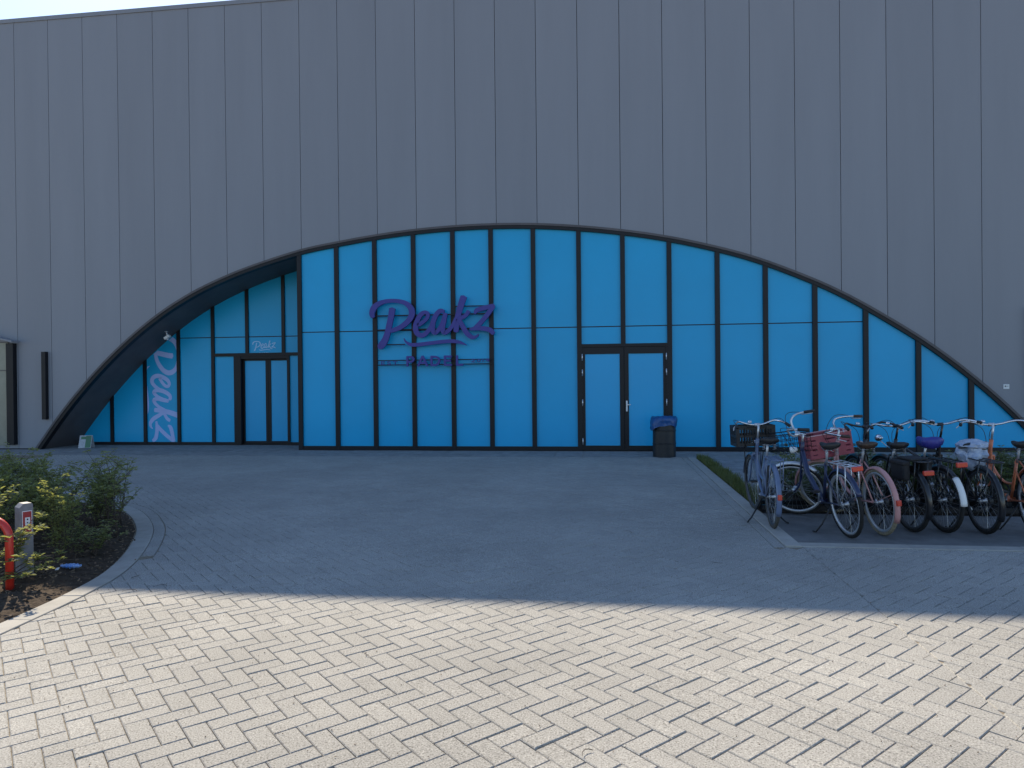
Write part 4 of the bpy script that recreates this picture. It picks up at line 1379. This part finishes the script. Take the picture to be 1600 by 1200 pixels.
    # carrier
    if carrier:
        cm = MT[carrier]; m = MB(); cz = .765
        for s in (-1, 1):
            m.tube(catmull([(.20,s*.03,cz-.02),(.12,s*.065,cz),(-.05,s*.068,cz),(-.27,s*.062,cz),(-.315,s*.03,cz),(-.32,0,cz)], 4), .0065, 6)
            m.tube([(-.10,s*.068,cz),(-.03,s*.072,WR+.20),(-.005,s*.07,WR)], .006, 6); m.tube([(-.24,s*.064,cz),(-.20,s*.07,WR+.19),(-.005,s*.07,WR)], .006, 6)
        for x in (.08, -.04, -.15, -.25): m.tube([(x,-.066,cz),(x,.066,cz)], .005, 6)
        m.tube([(.16,0,cz),(-.31,0,cz)], .005, 6)
        car = m.build("carrier", cm, o)
    if rear_lamp == 'carrier':
        m = MB(); m.bbox((-.345 if carrier else -.33, 0, lamp_z), (.038, .105, .050), .010); m.build("rear_light", MT['red_lens'], o)
    elif rear_lamp == 'guard':
        a_ = math.radians(172); r_ = WR+.035
        m = MB(); m.bbox((r_*math.cos(a_), 0, WR + r_*math.sin(a_)), (.03, .045, .058), .008); m.build("rear_reflector", MT['red_lens'], o)
    if headlamp:
        m = MB(); m.x = S
        c_ = at_(.50) + Vector(lamp_off)
        m.lathe(c_, [(0,-.05),(.02,-.045),(.038,0),(.040,.025),(0,.025)], 14, 'x'); m.tube([at_(.47) + Vector((.02,0,0)), c_ - Vector((.02,0,.03))], .006, 6)
        hl = m.build("headlight", MT['chrome'] if headlamp is True else MT[headlamp], o)
        m = MB(); m.x = S; m.lathe(c_, [(0,.032),(.034,.027),(.034,.0255),(0,.0255)], 14, 'x'); m.build("lens", MT['clear_lens'], hl)
    # stand
    m = MB()
    if stand == 'double':
        for s in (-1, 1):
            m.tube([(.42,s*.03,.25),(.34,s*.16,.05),(.31,s*.20,-.0+.012),(.25,s*.215,.012)], .009, 6)
        m.tube([(.42,-.04,.255),(.42,.04,.255)], .012, 6)
    else:
        ln = math.tan(math.radians(lean))
        m.tube([(.16,.07,.30),(.20,.17,.12),(.225,.235,.012 - .235*ln),(.27,.245,.012 - .245*ln)], .008, 6)
    m.build("kickstand", MT['plastic'], o)
    if basket: basket(o, S, at_, T)
    if panniers:
        for s in (-1, 1):
            m = MB(); m.bbox((-.05, s*.115, .655), (.26, .075, .19), .03); pn = m.build("pannier", MT['pannier'], o)
            m = MB(); m.bbox((-.05, s*.118, .742), (.27, .085, .05), .02); m.build("flap", MT['pannier'], pn)
        m = MB(); m.bbox((-.08,0,.780), (.26,.18,.025), .010); m.build("pannier_bridge", MT['pannier'], o)
    return o

# bicycle 1: blue-grey, black crate on the front
def black_crate(o, S, at_, T):
    m = MB(); m.x = S
    c = at_(.62) + Vector((.215, 0, .0)); c.y = 0
    crate_mb(m, (c.x, 0, .80), (.30, .46, .25), 13, rows=3)
    ck = m.build("crate", MT['plastic'], o)
    m = MB(); m.x = S
    m.tube(catmull([(c.x-.165,-.13,.80),(c.x-.165,-.13,1.0),(c.x-.16,-.10,1.03),(c.x-.16,.10,1.03),(c.x-.165,.13,1.0),(c.x-.165,.13,.80)], 3), .006, 6)
    for z in (.86, .94): m.tube([(c.x-.165,-.13,z),(c.x-.165,.13,z)], .004, 5)
    for s in (-1, 1): m.tube([(c.x-.05,s*.12,.795),(1.12,s*.075,WR)], .006, 6)
    m.tube([(c.x-.15,-.12,.795),(c.x+.14,-.12,.795),(c.x+.14,.12,.795),(c.x-.15,.12,.795)], .006, 6)
    m.build("front_carrier", MT['plastic'], ck)
bicycle("blue-grey bicycle with a black plastic crate in front, standing beside the kerb", (1.825,-8.10), 2.0, lean=0, steer=6,
        frame='dutch', paint='paint_bluegrey', tyre='tyre_grey', rim='rim_dark', saddle='plastic', carrier='paint_bluegrey', stand='double', rear_lamp='guard',
        basket=black_crate, bar='chrome', bar_h=-.01, seat_h=.90)
# bicycle 2: navy, silver carrier, front wheel turned
def wire_basket(o, S, at_, T):
    m = MB(); x0, x1, y0, y1, z0, z1 = 1.05, 1.33, -.19, .19, .76, .98
    for z in (z0, z0+.055, z0+.11, z0+.165, z1):
        m.tube([(x0,y0,z),(x1,y0,z),(x1,y1,z),(x0,y1,z)], .0035 if z < z1 else .006, 4, closed=True)
    for k_ in range(9):
        f_ = k_/8
        for yy_ in (y0, y1): m.tube([(x0+(x1-x0)*f_,yy_,z0),(x0+(x1-x0)*f_,yy_,z1)], .003, 4)
        for xx_ in (x0, x1): m.tube([(xx_,y0+(y1-y0)*f_,z0),(xx_,y0+(y1-y0)*f_,z1)], .003, 4)
        m.tube([(x0,y0+(y1-y0)*f_,z0),(x1,y0+(y1-y0)*f_,z0)], .003, 4)
    m.tube([(1.0,0,.80),(x0,0,z0)], .008, 5)
    m.build("wire_basket", MT['plastic'], o)
bicycle("navy bicycle with silver rear carrier and its front wheel turned left", (2.479,-8.49), -8.0, lean=-7, steer=58, guard_end=158, front_arc=(72, 150),
        frame='single', paint='paint_navy', tyre='rubber', rim='alu', guard='paint_navy', front_guard='alu', saddle='plastic', carrier='alu', rear_lamp='carrier',
        basket=wire_basket, bar='alu', bar_style='tall', bar_h=-.07, seat_h=.89, chaincase=True, headlamp='white')
# bicycle 3: pink with red crate
def red_crate(o, S, at_, T):
    m = MB()
    rot = Matrix.Rotation(math.radians(-5), 3, 'X')
    c = Vector((1.13, 0, .70))
    crate_mb(m, c, (.30, .50, .27), 2, rot, rows=3)
    for z_ in (.075, .185):
        for s_ in (-1, 1):
            m.box(c + rot @ Vector((s_*.15,0,z_)), (.008,.49,.045), rot); m.box(c + rot @ Vector((0,s_*.25,z_)), (.29,.008,.045), rot)
    ck = m.build("crate", MT['crate_red'], o)
    m = MB()
    for s_ in (-1, 1):
        m.box(c + rot @ Vector((s_*.152,0,.272)), (.014,.515,.012), rot); m.box(c + rot @ Vector((0,s_*.252,.272)), (.30,.014,.012), rot)
    m.build("rim_edge", MT['crate_edge'], ck)
    m = MB()
    for s_ in (-1, 1): m.tube([(1.08,s_*.12,.695),(.86,s_*.02,.66)], .007, 6)
    m.build("front_carrier", MT['plastic'], ck)
bicycle("dusty pink bicycle with a red crate on the front and a tan rear tyre", (2.846,-8.34), -7.0, lean=-4, steer=52,
        frame='dutch', paint='paint_pink', tyre='tyre_tan', saddle='leather', carrier=None, rear_lamp='guard', basket=red_crate,
        bar='chrome', bar_style='city', grips='grip_brown', bar_h=-.03, seat_h=.88)
bicycle("black bicycle with black panniers over its rear wheel, right of the pink one", (3.212,-8.16), -8.0, lean=-3, steer=-4,
        frame='dutch', paint='paint_black', tyre='rubber', rim='rim_dark', saddle='plastic', carrier='paint_black', rear_lamp='carrier', lamp_z=.66, panniers=True,
        bar='paint_black', grips='plastic', bar_h=-.03, seat_h=.86)
bicycle("black bicycle with a purple saddle cover and a white mudguard tail", (3.528,-8.166), -7.0, lean=-3, steer=3,
        frame='diamond', paint='paint_black', tyre='rubber', rim='rim_dark', lamp_off=(.12,.10,.13), saddle='saddle_purple', carrier='paint_black', rear_lamp='carrier', guard_tail='white',
        bar='chrome', bar_style='flat', bar_h=-.02, seat_h=.90)
b6 = bicycle("black bicycle whose saddle is wrapped in a pale plastic bag", (3.896,-8.196), -1.0, lean=-2, steer=0,
        frame='dutch', paint='paint_black', tyre='rubber', rim='rim_dark', saddle='plastic', carrier='paint_black', rear_lamp=None,
        bar='chrome', bar_style='flat', bar_h=.0, seat_h=.86)
bicycle("orange bicycle with a black saddle at the right photo edge", (4.36,-8.26), 3.5, lean=-3, steer=-3,
        frame='dutch', paint='paint_orange', tyre='rubber', saddle='plastic', carrier='paint_black', rear_lamp='carrier',
        bar='chrome', bar_style='flat', bar_h=.0, seat_h=.88)

# plastic bag pulled over the saddle of bicycle 6
bagroot = empty("plastic_bag", (0, 0, 0))
bagroot.matrix_world = Matrix.Translation(Vector((3.896,-8.196,0))) @ Matrix.Rotation(PI/2+math.radians(1), 4, 'Z') @ Matrix.Translation(Vector((.225,0,.835)))
tag(bagroot, "crumpled pale plastic bag tied over a bicycle saddle", "plastic bag")
bm = bmesh.new(); bmesh.ops.create_icosphere(bm, subdivisions=4, radius=1)
for v in bm.verts:
    p = v.co.copy(); z = p.z
    q = Vector((p.x*.175, p.y*.14, z*.085 + .035))
    if z < -.1:
        q.z += z*.16 - (.10*max(0, -p.x)*max(0, p.y + .4))*(-z)
        q.x *= 1.0 + .12*math.sin(p.y*7); q.y *= 1.0 + .10*math.sin(p.x*6+1)
    if abs(z+.02) < .14: q.x *= .90; q.y *= .90
    nn = noise.noise(p*2.3 + Vector((3,1,0)))*.030 + abs(noise.noise(p*5.0))*.022
    q += Vector((p.x, p.y, p.z*.5))*nn
    v.co = q
me = bpy.data.meshes.new("bag_body"); bm.to_mesh(me); bm.free(); me.materials.append(MT['bag'])
ob = bpy.data.objects.new("bag_body", me); COL.objects.link(ob); ob.parent = bagroot
m = MB(); m.tube(catmull([(.163*math.cos(a), .132*math.sin(a), .033 + .008*math.sin(3*a)) for a in [2*PI*k/16 for k in range(16)]], 2, closed=True), .006, 5, closed=True)
m.build("tie_string", MT['plastic'], bagroot)

# bicycle rack
rk = empty("bicycle_rack", (0, 0, 0)); tag(rk, "long low dark steel bicycle rack behind the rear wheels", "bicycle rack")
m = MB(); m.bx(1.92, 9.0, -7.20, -7.14, .03, .09); m.build("rail", MT['dark'], rk)
m = MB(); m.bx(1.92, 9.0, -6.86, -6.80, .03, .09); m.build("rail", MT['dark'], rk)
m = MB()
for x in (1.98, 3.4, 4.9, 6.4, 7.9): m.bx(x-.03, x+.03, -7.24, -6.76, -.01, .028)
m.build("foot", MT['dark'], rk)
x = 2.18
while x < 8.8:
    m = MB()
    for s in (-.03, .03):
        m.tube(catmull([(x+s,-7.17,.09),(x+s,-7.12,.26),(x+s,-6.98,.36),(x+s,-6.86,.26),(x+s,-6.83,.09)], 4), .008, 6)
    m.build("wheel_hoop", MT['dark'], rk); x += .42
